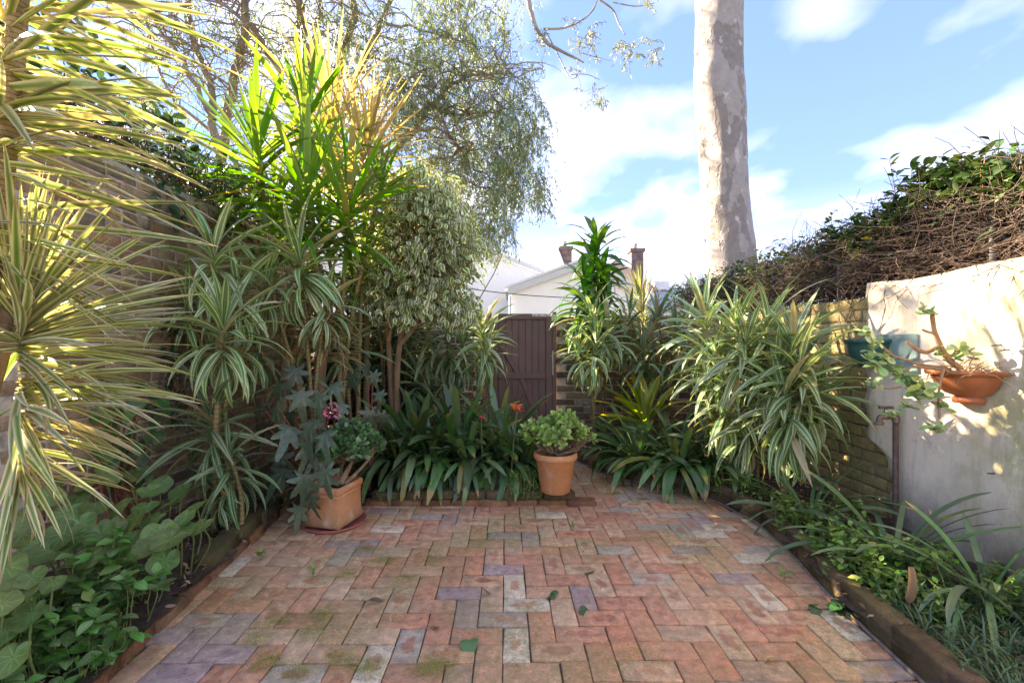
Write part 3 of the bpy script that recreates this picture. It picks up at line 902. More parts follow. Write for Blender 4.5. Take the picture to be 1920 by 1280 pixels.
def brick_wall(name, label, origin, udir, normal, length, height, mat, mort, most, course=.0865, bl=.236, thick=.11, ragged=0.0, keep=None, z0=0.0):
    u = np.array(udir, float); nn = np.array(normal, float)
    w = thing(name, label, 'wall', origin)
    g = Geo()
    a = np.array([0, 0, -.05]); c = [np.zeros(3), u * length, u * length - nn * thick, -nn * thick]
    c = [q - nn * .007 for q in c]
    V = [q + np.array([0, 0, -.05]) for q in c] + [q + np.array([0, 0, height - .012]) for q in c]
    g.add(V, [(0, 1, 2, 3), (4, 5, 6, 7), (0, 1, 5, 4), (1, 2, 6, 5), (2, 3, 7, 6), (3, 0, 4, 7)])
    g.obj('mortar', M[mort], w, False)
    bs = BrickSet(mat, bl - .011, course - .011, .06, .007, .0035)
    rot = np.stack([u, np.array([0, 0, 1.]), nn], 1)
    if np.linalg.det(rot) < 0: rot = np.stack([-u, np.array([0, 0, 1.]), nn], 1)
    pl = []; rows = int(height / course)
    for r in range(rows):
        s = (bl / 2 if r % 2 else 0) + bl / 2
        while s < length - bl * .3:
            p = u * s + np.array([0, 0, (r + .5) * course + .004]) + nn * U(-.004, .005)
            s += bl
            if keep and not keep(p + np.array(origin)): continue
            m = np.eye(4); m[:3, :3] = rot @ Rz(R(U(-.5, .5))) @ Rx(R(U(-1.2, 1.2))); m[:3, 3] = p
            pl.append((random.randrange(8), m))
    pieces(w, 'brick', bs, pl, most, 'far_bricks')
    return w


brick_wall('boundary_wall', 'tall old brick wall with crumbling lime mortar behind the spiky plants', (-2.5, 2.22, 0), (0, 1, 0), (1, 0, 0), 3.53, 2.47, 'left_brick', 'mortar', 290)
g = Geo(); g.box((-2.6, .6, -.05), (-2.503, 2.215, 1.5)); low = g.obj('unseen_sun_block', M['left_brick'], bpy.data.objects['boundary_wall'], False); low.location = -bpy.data.objects['boundary_wall'].location  # added out of frame to keep sun off the lower left plants
brick_wall('boundary_wall', 'mossy yellow brick wall beside the white rendered wall', (2.625, 2.6, 0), (0, 1, 0), (-1, 0, 0), 3.15, 1.66, 'right_brick', 'mortar_dark', 290)
brick_wall('boundary_wall', 'mixed brown brick wall to which the plum gate is hung', (.552, 5.72, 0), (1, 0, 0), (0, -1, 0), 2.05, 1.67, 'gate_brick', 'mortar', 200)
brick_wall('boundary_wall', 'brown brick wall behind the shrubs beside the gate latch', (-2.48, 5.72, 0), (1, 0, 0), (0, -1, 0), 2.178, 1.67, 'gate_brick', 'mortar', 200)

# rendered wall
w = thing('rendered_wall', 'white rendered garden wall with moss stains and peeling edge', 'wall', (2.57, 0, 0))
ny, nz = 46, 40
V, F = [], []
ys0, H = .6, 1.735
for k in range(nz + 1):
    z = -.05 + (H + .05) * k / nz
    ye = 3.30 + .012 * math.sin(z * 23) + .01 * math.sin(z * 51)
    if z < .62: ye = 3.30 - .20 * min(1, (.62 - z) / .12) + .03 * math.sin(z * 31)
    for j in range(ny + 1):
        y = ys0 + (ye - ys0) * j / ny
        V.append((.006 * math.sin(y * 4.1 + z * 3) + .005 * math.sin(y * 9 - z * 7) + (.014 if k == nz else 0), y, z + (.012 * math.sin(y * 6) if k == nz else 0)))
for k in range(nz):
    for j in range(ny): a = k * (ny + 1) + j; F.append((a, a + 1, a + ny + 2, a + ny + 1))
nb = len(V)
for k in range(nz + 1):                                   # thickness at the broken end
    y = V[k * (ny + 1) + ny][1]; V.append((.10, y, V[k * (ny + 1) + ny][2]))
for k in range(nz): F.append((k * (ny + 1) + ny, nb + k, nb + k + 1, (k + 1) * (ny + 1) + ny))
nb2 = len(V)
for j in range(ny + 1): V.append((.16, V[nz * (ny + 1) + j][1], H - .01))
for j in range(ny): F.append((nz * (ny + 1) + j, nz * (ny + 1) + j + 1, nb2 + j + 1, nb2 + j))
link('render_coat', raw_mesh('render_coat', V, F), w, M['plaster'])
g = Geo(); g.box((.03, .6, -.05), (.16, 3.08, H - .03)); g.obj('wall_core', M['mortar_dark'], w, False)

# ------------------------------------------------------------------ gate
GX0, GX1, GY, GT = -.30, .55, 5.66, 1.685
gt = thing('garden_gate', 'plum brown boarded timber gate with diagonal brace', 'gate', (GX0, GY, 0))
gw = GX1 - GX0
nbd = 9
bevel_box('backing', (gw - .06, .008, GT - .12), M['gate'], gt, (gw / 2, .048, GT / 2), bev=0)
for i in range(nbd):
    bw = (gw - .10) / nbd
    bevel_box('board', (bw - .0012, .02, GT - .10), M['gate'], gt, (.05 + bw * (i + .5), .03, .05 + (GT - .10) / 2), bev=.004)
bevel_box('post', (.045, .07, GT + .03), M['gate'], gt, (.0225, .02, (GT + .03) / 2))
bevel_box('post', (.05, .07, GT + .01), M['gate'], gt, (gw - .025, .02, (GT + .01) / 2))
bevel_box('stile', (.075, .03, GT - .08), M['gate'], gt, (.085, .004, .04 + (GT - .08) / 2))
bevel_box('stile', (.075, .03, GT - .08), M['gate'], gt, (gw - .09, .004, .04 + (GT - .08) / 2))
for z in (GT - .045, GT - .78, .12):
    bevel_box('rail', (gw - .258, .03, .07), M['gate'], gt, (gw / 2 - .0025, .003, z))
a = Vector((.145, 0, GT - .36)); b = Vector((gw / 2 - .01, 0, GT - .82)); d = b - a
bevel_box('brace', (d.length, .022, .055), M['gate'], gt, (a + b) / 2 + Vector((0, .006, 0)), (0, -math.atan2(d.z, d.x), 0))
a = Vector((gw / 2 - .01, 0, GT - .80)); b = Vector((gw - .14, 0, .16)); d = b - a
bevel_box('brace', (d.length, .022, .055), M['gate'], gt, (a + b) / 2 + Vector((0, .006, 0)), (0, -math.atan2(d.z, d.x), 0))
h = bevel_box('hinge', (.22, .008, .035), M['steel'], gt, (gw - .19, -.014, GT - .03), bev=.003)
for dx in (-.08, -.02, .06): bevel_box('bolt', (.014, .012, .014), M['nail'], h, (dx, -.006, 0), bev=.004)
bevel_box('hinge_plate', (.065, .010, .085), M['steel'], gt, (gw - .03, -.021, GT - .06), bev=.003)
bevel_box('latch', (.018, .012, .30), M['steel'], gt, (gw - .045, -.016, GT - .62), bev=.003)

# ------------------------------------------------------------------ houses beyond
ho = thing('white_house', 'white gabled house front just beyond the garden gate', 'house', (0, 13, 0))
poly_prism('wall', [(-.05, 0), (3.65, 0), (3.65, 2.66), (1.95, 3.42), (-.05, 2.70)], 5, M['whitewall'], ho)
poly_prism('fascia', [(-.12, 2.66), (1.95, 3.42), (1.95, 3.60), (-.12, 2.86)], .12, M['fascia'], ho, (0, -.14, 0))
poly_prism('fascia', [(1.952, 3.42), (3.75, 2.62), (3.75, 2.80), (1.952, 3.60)], .12, M['fascia'], ho, (0, -.14, 0))
poly_prism('roof', [(-.2, 2.84), (1.95, 3.62), (3.8, 2.80), (3.8, 2.87), (1.95, 3.70), (-.2, 2.91)], 5.2, M['whiteroof'], ho, (0, -.1, 0))
g = Geo(); g.tube([(-.06, -.2, .0), (-.06, -.2, 2.62)], .035, 8); g.obj('downpipe', M['fascia'], ho)
ho = thing('white_house', 'large plain white side wall with a sloping roof edge behind the gate', 'house', (0, 16, 0))
poly_prism('wall', [(-7, 0), (1.05, 0), (1.05, 3.72), (-.75, 4.42), (-3.2, 5.4), (-7, 5.4)], 6, M['whitewall'], ho)
poly_prism('fascia', [(-3.2, 5.41), (-.75, 4.43), (1.12, 3.73), (1.12, 3.86), (-.75, 4.57), (-3.2, 5.55)], .2, M['fascia'], ho, (0, -.18, 0))
poly_prism('roof', [(-.62, 4.50), (1.2, 3.9), (1.2, 4.9), (-.62, 4.9)], .1, M['whiteroof'], ho, (0, 6.1, 0))
ho = thing('white_house', 'white peaked party wall with brick chimney standing against it', 'house', (0, 18, 0))
poly_prism('wall', [(.9, 0), (2.15, 0), (2.15, 4.2), (1.73, 5.28), (1.0, 4.28), (.9, 4.1)], 6, M['whitewall'], ho)


def chimney(parent, x, y, w, z0, z1):
    b = bevel_box('chimney', (w, w, z1 - z0), M['chimney'], parent, Vector((x, y, (z0 + z1) / 2)) - parent.location, bev=.02)
    bevel_box('chimney_cap', (w * 1.22, w * 1.22, .14), M['chimney'], b, (0, 0, (z1 - z0) / 2 - .04), bev=.02)
    g = Geo(); g.lathe([(.09, 0), (.10, .22), (.07, .22), (.06, .05)], 12, (-.05, 0, (z1 - z0) / 2 + .03)); g.obj('chimney_pot', M['rooftile'], b)


chimney(ho, 2.18, 18.6, .46, 3.4, 5.18)
ho = thing('tiled_house', 'house with pinkish tiled roof and second brick chimney behind tall plants', 'house', (0, 17, 0))
poly_prism('wall', [(3.2, 0), (5.3, 0), (5.3, 3.3), (3.2, 3.9)], 6, M['whitewall'], ho)
poly_prism('roof', [(3.1, 3.92), (3.9, 4.42), (5.4, 3.32), (5.4, 3.22), (3.1, 3.8)], 6.2, M['rooftile'], ho, (0, -.1, 0))
chimney(ho, 4.86, 17.9, .48, 3.0, 4.95)
ho = thing('metal_clad_house', 'low blue grey corrugated metal roof with small skylight box', 'house', (0, 16.5, 0))
bevel_box('wall', (5.0, 5, 2.6), M['whitewall'], ho, (7.3, 2.5, 1.3), bev=0)
g = Geo(); n = 120; V = []
for r, (yy, zz) in enumerate(((-.1, 2.55), (2.6, 4.05))):
    for i in range(n + 1): V.append((4.75 + 5.1 * i / n, yy, zz + .03 * math.sin(i * math.pi)))
V = [(x, y, z + (.03 if (i % 2) else 0)) for i, (x, y, z) in enumerate(V)]
g.add(V, [(i, i + 1, n + 2 + i, n + 1 + i) for i in range(n)]); g.obj('roof', M['bluemetal'], ho, False)
bevel_box('skylight', (.55, .5, .34), M['whitewall'], ho, (5.85, 1.5, 3.55), bev=.02)
g = Geo(); g.tube([(5.9, 2.5, 3.9), (5.9, 2.5, 4.65)], .018, 5); g.tube([(5.8, 2.5, 4.5), (6.0, 2.5, 4.5)], .012, 5); g.obj('flue', M['aerial'], ho)

ae = thing('television_aerial', 'thin rooftop aerial just above the twiggy hedge', 'aerial', at(1536, 640, 20))
g = Geo(); zb = at(1536, 405, 20).z - ae.location.z; g.tube([(0, 0, 0), (0, 0, zb + .1)], .025, 5); g.obj('mast', M['aerial'], ae)
g = Geo(); g.tube([(-1.1, 0, zb), (1.1, 0, zb + .05)], .014, 4)
for i in range(11): x = -1.0 + .2 * i; g.tube([(x, -.25, zb + .01), (x, .25, zb + .01)], .009, 4)
g.obj('boom', M['aerial'], ae)
g = Geo(); a, b = at(830, 534, 9.5), at(1120, 560, 9.5)
g.tube([tuple(a.lerp(b, t) - Vector((0, 0, .06 * math.sin(math.pi * t)))) for t in np.linspace(0, 1, 14)], .010, 5)
tag(g.obj('overhead_cable', M['wire']), 'thin black cable strung across in front of the white houses', 'cable')

# ------------------------------------------------------------------ trees
ELL = lambda: (lambda v: v / np.linalg.norm(v))(rng.normal(0, 1, 3))
# gum tree
gum = thing('gum_tree', 'tall smooth pale gum trunk with flaking patches, sparse branch overhead', 'tree', (4.56, 9.3, 0))
P = [(4.60, 9.3, -.1), (4.56, 9.3, 1.5), (4.46, 9.3, 2.9), (4.38, 9.3, 4.0), (4.30, 9.3, 5.2), (4.24, 9.3, 6.2), (4.20, 9.3, 7.2), (4.22, 9.3, 8.3), (4.25, 9.3, 10), (4.0, 9.3, 13)]
g = Geo(); path = bez([rel(p, gum) for p in P], 14)
g.tube(path, [.60, .56, .53, .50, .48, .465, .452, .445, .45, .455, .475, .48, .465, .45, .448, .46, .47, .455, .42, .35], 40)
Vg = g.V[-1]; n_ = len(Vg) - 1; cc = np.repeat(np.array(path), 40, axis=0)[:n_]; dv = Vg[:n_] - cc; dl = np.linalg.norm(dv, axis=1)[:, None]; dn = dv / dl
an_ = np.arctan2(dv[:, 1], dv[:, 0]); zz = Vg[:n_, 2]
bump_ = .018 * np.sin(an_ * 3 + zz * 1.3) + .012 * np.sin(an_ * 5 - zz * 2.9 + 1) + .007 * np.sin(an_ * 11 + zz * 6.1) + .006 * np.sin(zz * 14 + an_ * 2)
for ka, kz, kh, kr in ((-2.6, 6.6, .07, .35), (-1.7, 5.1, .035, .12), (-1.2, 7.5, .03, .10), (-2.2, 4.2, .035, .12), (-1.5, 3.5, .03, .10), (-2.8, 3.0, .04, .2), (-.9, 5.9, .03, .12), (-1.9, 7.9, .04, .15)):
    da = np.angle(np.exp(1j * (an_ - ka))) * .46; bump_ = bump_ + kh * np.exp(-(da ** 2 + (zz - kz) ** 2) / kr ** 2)
Vg[:n_] += dn * bump_[:, None] * .6
for a, b in ((at(1318, 60, 8.9), .05), (at(1340, 230, 8.86), .04)): pass
g.obj('trunk', M['gum'], gum)
g = Geo(); gl = []
main = bez([rel(p, gum) for p in [(4.1, 9.3, 11.6), (2.6, 9.1, 11.6), (1.1, 8.9, 10.4), at(985, -90, 8.8), at(998, 30, 8.8), at(1020, 75, 8.8), at(1050, 95, 8.8), at(1080, 110, 8.8), at(1095, 118, 8.8)]], 5)
g.tube(main, [.16, .13, .09, .06, .045, .038, .03, .022, .014], 8)


def limb(pts, r0, r1, d=8.8, cl=0, spread=.22):
    p = bez([rel(at(x, y, d + U(-.15, .15)), gum) for x, y in pts], 5); g.tube(p, [r0, r1], 6)
    return np.array(p[-1])


for pts, r0, cls in (([(1020, 55), (1060, 52), (1100, 32), (1120, 0), (1125, -60)], .024, []),
                     ([(1025, 62), (1045, 100), (1068, 145), (1085, 138), (1082, 112)], .014, [(1080, 130)]),
                     ([(1070, 140), (1100, 140), (1125, 150)], .010, [(1110, 165), (1130, 180), (1105, 190)]),
                     ([(1125, 0), (1150, 20), (1160, 45), (1172, 65)], .022, [(1165, 75), (1185, 80), (1190, 100), (1160, 90), (1205, 70), (1175, 110)]),
                     ([(1150, 5), (1190, 12), (1220, 8), (1235, 2)], .014, [(1215, 0), (1235, 90), (1225, 105)]),
                     ([(1090, 100), (1120, 108), (1148, 115)], .008, [(1105, 50), (1095, 70), (1115, 85), (1110, 60), (1085, 80)]),
                     ([(1000, 45), (1015, 70), (1012, 75)], .006, [(1012, 70), (1070, 35), (1018, 65)])):
    limb(pts, r0, r0 * .45)
    for cx, cy in cls:
        c0 = np.array(rel(at(cx, cy, 8.8 + U(-.2, .2)), gum))
        for _ in range(5):
            pth = wander(c0, rng.normal(0, 1, 3) * np.array([1, 1, .5]) + np.array([0, 0, -.6]), U(.2, .36), 4, .25)
            g.tube(pth, .004, 3)
            for _ in range(9):
                q = pth[random.randrange(1, 5)]
                gl.append((random.randrange(2), xf(q, U(0, 6.28), R(U(-80, 0)), U(.55, .95), U(-1.5, 1.5))))
g.obj('limb', M['gum'], gum)
for q in range(900):                      # crown far above the frame, throws soft shade only
    c0 = np.array([U(-2.0, 2.6), U(-2.5, 2.5), U(11, 15)]) ; gl.append((random.randrange(2), xf(c0, U(0, 6.28), R(U(-80, 0)), U(1.2, 2.4), U(-1.5, 1.5))))
V, F, T, Rn = joined(SP['gumleaf'].temps, gl); o = link('crown', raw_mesh('crown', V, F, T, Rn), gum, M['gumleaf']); o['kind'] = 'stuff'

# weeping tree behind the tall wall
wt_ = thing('weeping_tree', 'large weeping tree with twisted grey limbs and fine hanging leaves', 'tree', (-4.3, 8.6, 0))
g = Geo(); wl = []; tw = Geo()
D = 8.6
base = Vector((-4.3, 8.6, 0)); fork = at(540, 520, D)
g.tube(bez([rel(p, wt_) for p in [base, (-4.35, 8.6, 1.2), fork]], 5), [.34, .30, .26], 12)
LIMBS = [([(540, 520), (440, 430), (405, 380), (420, 250), (442, 130), (460, 40), (462, -120)], .19, .09, 8.2),
         ([(415, 300), (400, 240), (392, 150), (360, 70), (352, -10), (345, -120)], .12, .05, 8.2),
         ([(400, 225), (345, 120), (290, 40), (250, -60)], .07, .03, 8.0),
         ([(400, 250), (330, 190), (290, 100), (265, 0)], .05, .02, 8.5),
         ([(540, 520), (560, 380), (568, 240), (575, 140), (568, 60), (560, 0), (555, -120)], .20, .10, 8.6),
         ([(577, 130), (590, 70), (602, 10), (615, -80)], .09, .05, 8.6),
         ([(560, 250), (520, 130), (470, 50), (400, 0), (330, -50)], .075, .03, 8.0),
         ([(540, 520), (580, 300), (620, 170), (650, 80), (668, 0), (680, -120)], .18, .08, 9.0),
         ([(600, 360), (640, 220), (680, 120), (720, 30), (770, -70)], .15, .06, 9.2),
         ([(600, 420), (690, 330), (770, 250), (815, 190), (860, 150), (920, 136), (960, 140)], .13, .015, 8.8),
         ([(770, 255), (800, 200), (850, 215), (890, 212), (960, 205)], .07, .012, 8.7),
         ([(775, 245), (830, 245), (870, 290), (900, 350)], .05, .01, 8.5),
         ([(700, 360), (790, 310), (850, 292), (890, 280)], .07, .02, 9.2),
         ([(740, 280), (760, 330), (780, 380), (800, 440)], .04, .01, 8.7),
         ([(720, 40), (800, 60), (880, 90), (930, 150)], .05, .01, 9.3),
         ([(690, 110), (760, 120), (820, 160)], .04, .01, 8.9)]
for pts, r0, r1, d in LIMBS:
    P = bez([rel(at(x, y, d + U(-.25, .25)) if k else at(x, y, D if (x, y) == (540, 520) else d), wt_) for k, (x, y) in enumerate(pts)], 5)
    P = [q + rng.normal(0, .02, 3) for q in P]
    g.tube(P, [r0 * .62, r1 * .62], 9)
    for q in P[6:]:
        for _ in range(3):
            if random.random() < .8:
                dirv = rng.normal(0, 1, 3); dirv[2] = abs(dirv[2]) * .5
                pth = wander(q, dirv, U(.5, 1.5), 8, .22, .09)
                tw.tube(pth, [U(.012, .022), .004], 4)
                for _ in range(2):
                    q2 = pth[random.randrange(3, 9)]
                    p2 = wander(q2, rng.normal(0, 1, 3), U(.3, .8), 6, .25, .14); tw.tube(p2, [.007, .003], 3)
                    for _ in range(7):
                        wl.append((random.randrange(2), xf(p2[random.randrange(2, 7)], U(0, 6.28), R(U(-80, 10)), U(.6, 1.1), U(-1.5, 1.5))))
BLOB = [(870, 50, 9.0, 95, 90, 110), (800, 150, 8.8, 90, 90, 100), (740, 90, 8.9, 80, 90, 60), (760, 210, 8.7, 60, 70, 55), (970, 290, 8.7, 55, 85, 85), (920, 350, 8.6, 80, 90, 110),
        (900, 420, 8.6, 60, 50, 60), (985, 210, 8.6, 45, 50, 45), (1010, 345, 8.6, 25, 30, 18), (900, 230, 8.8, 60, 70, 45), (950, 150, 8.8, 60, 35, 30), (690, 250, 8.9, 45, 90, 35),
        (640, 60, 8.8, 60, 80, 30), (530, 60, 8.6, 70, 70, 22), (300, 80, 8.2, 90, 80, 20), (290, 190, 8.0, 60, 60, 26), (440, 60, 8.3, 80, 70, 14), (820, 340, 9.2, 50, 70, 30), (850, 280, 9.0, 60, 50, 35), (900, -60, 9.2, 130, 60, 60), (640, -60, 9, 200, 60, 40),
        (400, 330, 8.2, 60, 60, 25), (860, 30, 12.2, 110, 130, 60), (880, 190, 12.6, 80, 120, 60), (940, 300, 12.4, 60, 70, 30)]
for cx, cy, d, rx, rz, n in BLOB:
    c0 = rel(at(cx, cy, d), wt_); k = d / FPX
    for _ in range(int(n * 2.1)):
        v = ELL() * rng.random() ** .4
        p = np.array(c0) + v * np.array([rx * k, .75, rz * k])
        pth = wander(p, (rng.normal(0, .5), rng.normal(0, .5), -.5), U(.3, .75), 5, .18, .25)
        tw.tube(pth, [.004, .0025], 3)
        for _ in range(17):
            wl.append((random.randrange(2), xf(pth[random.randrange(1, 6)] + rng.normal(0, .015, 3), U(0, 6.28), R(U(-85, -5)), U(.6, 1.15), U(-1.5, 1.5))))
g.obj('trunk', M['tree_bark'], wt_)
o = tw.obj('twigs', M['tree_bark'], wt_); o['kind'] = 'stuff'
V, F, T, Rn = joined(SP['willow'].temps, wl); o = link('crown', raw_mesh('crown', V, F, T, Rn), wt_, M['willow']); o['kind'] = 'stuff'

# ------------------------------------------------------------------ wall-top creepers


def shell_leaves(pl, c, rad, n, size, nv=3, surf=.35, e=(-50, 30), up=0.0, jit=1.0):
    c = np.array(tuple(c)); rad = np.array(rad)
    for _ in range(n):
        v = ELL(); q = v * (rng.random() ** surf)
        pl.append((random.randrange(nv), xf(c + q * rad, math.atan2(v[1], v[0]) + U(-jit, jit), R(U(*e)) + up * v[2], size * U(.7, 1.2), U(-.6, .6))))


lc = thing('ivy_creeper', 'dark leathery creeper heaped on top of the tall brick wall', 'creeper', (-2.62, 3.4, 2.45))
pl = []; g = Geo()
for y in np.arange(2.3, 5.6, .16):
    top = .62 + .14 * math.sin(y * 3.1) - .05 * (y - 3)
    shell_leaves(pl, (U(-.12, .12), y - 3.4, top * .52), (.30, .22, top * .52), 92, 1.0)
    for _ in range(16):
        p0 = (U(-.15, .15), y - 3.4 + U(-.1, .1), U(.0, .12)); g.tube(wander(p0, (U(-.4, .4), U(-1, 1), U(.1, 1)), U(.3, .6), 6, .25), [.006, .003], 4)
for _ in range(200):                       # hanging fringe over the wall face
    y = U(3.1, 5.2); pl.append((random.randrange(3), xf((U(.1, .2), y - 3.4, U(-.28, .05)), U(-1.2, 1.2), R(U(-70, -10)), U(.6, 1.0), U(-.5, .5))))
o = g.obj('stems', M['twig'], lc); o['kind'] = 'stuff'
pieces(lc, 'leaf', SP['ivy'], pl, 300)

hc = thing('hedge_creeper', 'tangled brown twiggy creeper with green leaves topping the rendered wall', 'creeper', (2.85, 3.6, 1.70))
g = Geo(); pl = []
for i in range(11000):
    y = U(1.5, 7.2) if i % 3 else U(1.5, 4.5)
    hgt = .43 if y < 3.0 else .43 - .05 * min(2, y - 3.0)
    p0 = np.array([U(-.20, .26), y - 3.6, rng.random() ** .8 * hgt])
    d = np.array([U(-.35, .35), random.choice((-1, 1)) * U(.4, 1), U(-.35, .55)])
    g.tube(wander(p0, d, U(.20, .60), 6, .22), [U(.0022, .0055), .0016], 3, False)
for i in range(95):
    y = U(1.6, 6.8); p0 = np.array([U(-.2, .1), y - 3.6, .02])
    g.tube(wander(p0, (U(-.2, .2), U(-1, 1), U(.2, 1)), U(.3, .6), 9, .3), [U(.006, .014), .004], 6)
for i in range(60):                         # hanging rootlets over the wall face
    y = U(1.7, 4.9); p0 = np.array([-.235 - U(.01, .05), y - 3.6, U(-.02, .08)])
    g.tube(wander(p0, (-.05, U(-1, 1) * .8, -.8), U(.12, .42), 7, .22), [.0035, .0012], 3)
o = g.obj('twigs', M['twig'], hc); o['kind'] = 'stuff'
for i in range(9000):
    y = U(1.5, 7.6) if i % 3 else U(1.7, 4.0); hgt = .60 + .08 * math.sin(y * 2.7) + .05 * math.sin(y * 7)
    if y > 3.0: hgt -= .075 * min(2, y - 3.0)
    z = hgt - abs(rng.normal(0, .15)) + (U(0, .12) if random.random() < .2 else 0)
    if y > 4.6: z -= rng.random() ** 2 * .45
    pl.append((random.randrange(3), xf((U(-.24, .30), y - 3.6, z), U(0, 6.28), R(U(-30, 55)), U(.65, 1.12) if y < 3.8 else U(.5, .9), U(-.5, .5))))
for i in range(3000):
    y = U(4.1, 7.8); pl.append((random.randrange(3), xf((U(-.26, .3), y - 3.6, .10 + .5 * rng.random() ** .7 - .03 * (y - 4.3)), U(0, 6.28), R(U(-30, 55)), U(.45, .85), U(-.5, .5))))
sg = Geo()
for (px, py, d) in ((1855, 262, 2.55), (1840, 300, 2.6), (1668, 300, 3.3), (1712, 305, 3.1), (1560, 395, 3.9), (1448, 455, 4.7), (1900, 275, 2.45)):
    tipp = np.array(rel(at(px, py, d), hc)); b0 = tipp + np.array([U(-.05, .05), U(-.1, .1), -.34])
    pth = bez([b0, (b0 + tipp) / 2 + rng.normal(0, .02, 3), tipp], 4); sg.tube(pth, [.004, .002], 4)
    for q in pth[2:]:
        for _ in range(2): pl.append((random.randrange(3), xf(q, U(0, 6.28), R(U(0, 50)), U(.55, .95))))
o = sg.obj('shoots', M['red_stem'], hc); o['kind'] = 'stuff'
pieces(hc, 'leaf', SP['hedge'], pl, 300)
for y in (2.55, 3.75, 4.7):
    g = Geo(); g.tube([(-.16, y - 3.6, -.06), (-.16, y - 3.6, .34)], .016, 8); g.obj('post', M['post'], hc)

# ------------------------------------------------------------------ strap and cane plants


def plant(name, label, cat, x, y, z=.05, group=None): return thing(name, label, cat, (x, y, z), group)


def stem_obj(root, pts, rad, mat='cane', sides=9, name='stem'):
    g = Geo(); g.tube(bez([rel(p, root) for p in pts], 6), rad, sides); return g.obj(name, M[mat], root)


# foreground lemon striped plants
p = plant('lemon_striped_dracaena', 'tall yellow striped spiky plant filling the upper corner beside the wall', 'spiky plant', -1.86, 1.44)
stem_obj(p, [(-1.86, 1.44, .04), (-1.78, 1.44, .8), (-1.64, 1.43, 1.5), (-1.555, 1.42, 2.1), (-1.50, 1.41, 2.9)], [.030, .028, .025, .024], 'cane_pale', 12)
g = Geo()
for _ in range(60):
    z = U(1.5, 2.9); c = np.array(rel((-1.505 - (2.9 - z) * .12 - (.02 if z < 2.1 else 0), 1.425, z), p)); g.tube(wander(c, (U(-.2, 1), U(-1, .4), U(-.6, .5)), U(.03, .09), 4, .3), [.008, .002], 4)
g.obj('leaf_bases', M['straw'], p)
pl = []
for q in range(230):
    z = U(1.55, 2.95); a = U(-.95, 1.25) if q % 4 else U(1.2, 5.4)
    k = random.randrange(0, 7); t = (2.95 - z) / 1.33
    pl.append((k, xf(rel((-1.50 - (2.9 - z) * .12, 1.42, z), p), a, R(30 - 40 * t + U(-22, 20)), U(.55, 1.05), U(-1.0, 1.0))))
pieces(p, 'leaf', SP['lemon'], pl, 300)
p = plant('lemon_striped_dracaena', 'lower yellow striped spiky plant with drooping skirt at the frame edge', 'spiky plant', -1.95, 1.50)
stem_obj(p, [(-1.95, 1.50, .04), (-1.84, 1.49, .7), (-1.62, 1.48, 1.45)], [.04, .036, .03], 'wood', 10)
pl = []
c0 = rel((-1.60, 1.48, 1.44), p)
for q in range(130):
    t = q / 130; pl.append((int(t * 5), xf(c0 - Vector((0, 0, .16 * t)), U(-.9, 1.3) if q % 4 else U(1.4, 5.2), R(82 - 84 * t + U(-14, 14)), U(.5, .85), U(-1.0, 1.0))))
for q in range(60): pl.append((random.randrange(2, 8), xf(c0 - Vector((0, 0, U(.16, .36))), U(-1.0, 1.2), R(U(-26, 18)), U(.5, .82), U(-.7, .7))))
for q in range(46): pl.append((random.randrange(4, 8), xf(c0 - Vector((0, 0, U(.32, .58))), U(-1.2, 1.3), R(U(-50, -8)), U(.4, .66), U(-.6, .6))))
pieces(p, 'leaf', SP['lemon'], pl, 300)
pl = []
for _ in range(7): pl.append((random.randrange(5, 8), xf(c0 - Vector((U(-.02, .02), 0, U(.5, .7))), U(-1.5, 1.2), R(U(-70, -30)), U(.3, .45))))
pieces(p, 'dry_leaf', SP['straw'], pl, 300)


def dracaena(label, base, heads, sp, stemmat='cane', rad=.016, cat='dracaena', name='striped_dracaena', n=34, e=(82, -42), down=.26, most=300, group=None):
    """heads: (px, py, depth, size, count) head tops; each on its own cane from the base"""
    b = Vector(base)
    p = plant(name, label, cat, b.x, b.y, b.z)
    if group: p['group'] = group
    pl = []
    for i, (px, py, d, size, cnt) in enumerate(heads):
        top = at(px, py, d)
        bb = b + Vector((U(-.05, .05), U(-.05, .05), 0)) if i else b
        mid = bb.lerp(top, .5) + Vector((U(-.03, .03), U(-.03, .03), 0)) + (Vector((bb.x - top.x, bb.y - top.y, 0)) * .18)
        stem_obj(p, [bb, mid, top], [rad, rad * .9, rad * .7], stemmat)
        t = tilt_to(U(-.18, .18), U(-.2, .05))
        rosette(pl, rel(top, p), cnt, e[0], e[1], down * size, size, tilt=t)
    pieces(p, 'leaf', SP[sp], pl, most)
    return p


dracaena('striped dracaena on a bare ringed cane leaning over the round leaves', (-1.98, 3.02, .05), [(418, 605, 2.95, 1.02, 44)], 'lime', rad=.019)
dracaena('striped dracaena rising against the brick wall behind the ringed cane', (-2.10, 3.35, .05), [(400, 470, 3.2, .98, 46), (350, 560, 3.4, .85, 30), (445, 540, 3.3, .9, 34)], 'lime')
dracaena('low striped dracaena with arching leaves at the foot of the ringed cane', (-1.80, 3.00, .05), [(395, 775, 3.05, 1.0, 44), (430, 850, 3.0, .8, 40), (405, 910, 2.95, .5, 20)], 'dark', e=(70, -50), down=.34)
dracaena('pale striped dracaena with browning tips beside the forked orange trunk', (-1.62, 3.75, .05), [(560, 480, 3.45, 1.0, 46), (610, 560, 3.6, .8, 30), (500, 520, 3.5, .85, 34)], 'lime')
dracaena('striped dracaena seen between the cane plants and the begonia', (-1.75, 3.9, .05), [(480, 640, 3.6, .85, 34), (560, 690, 3.9, .8, 34), (650, 640, 4.2, .9, 30)], 'dark')
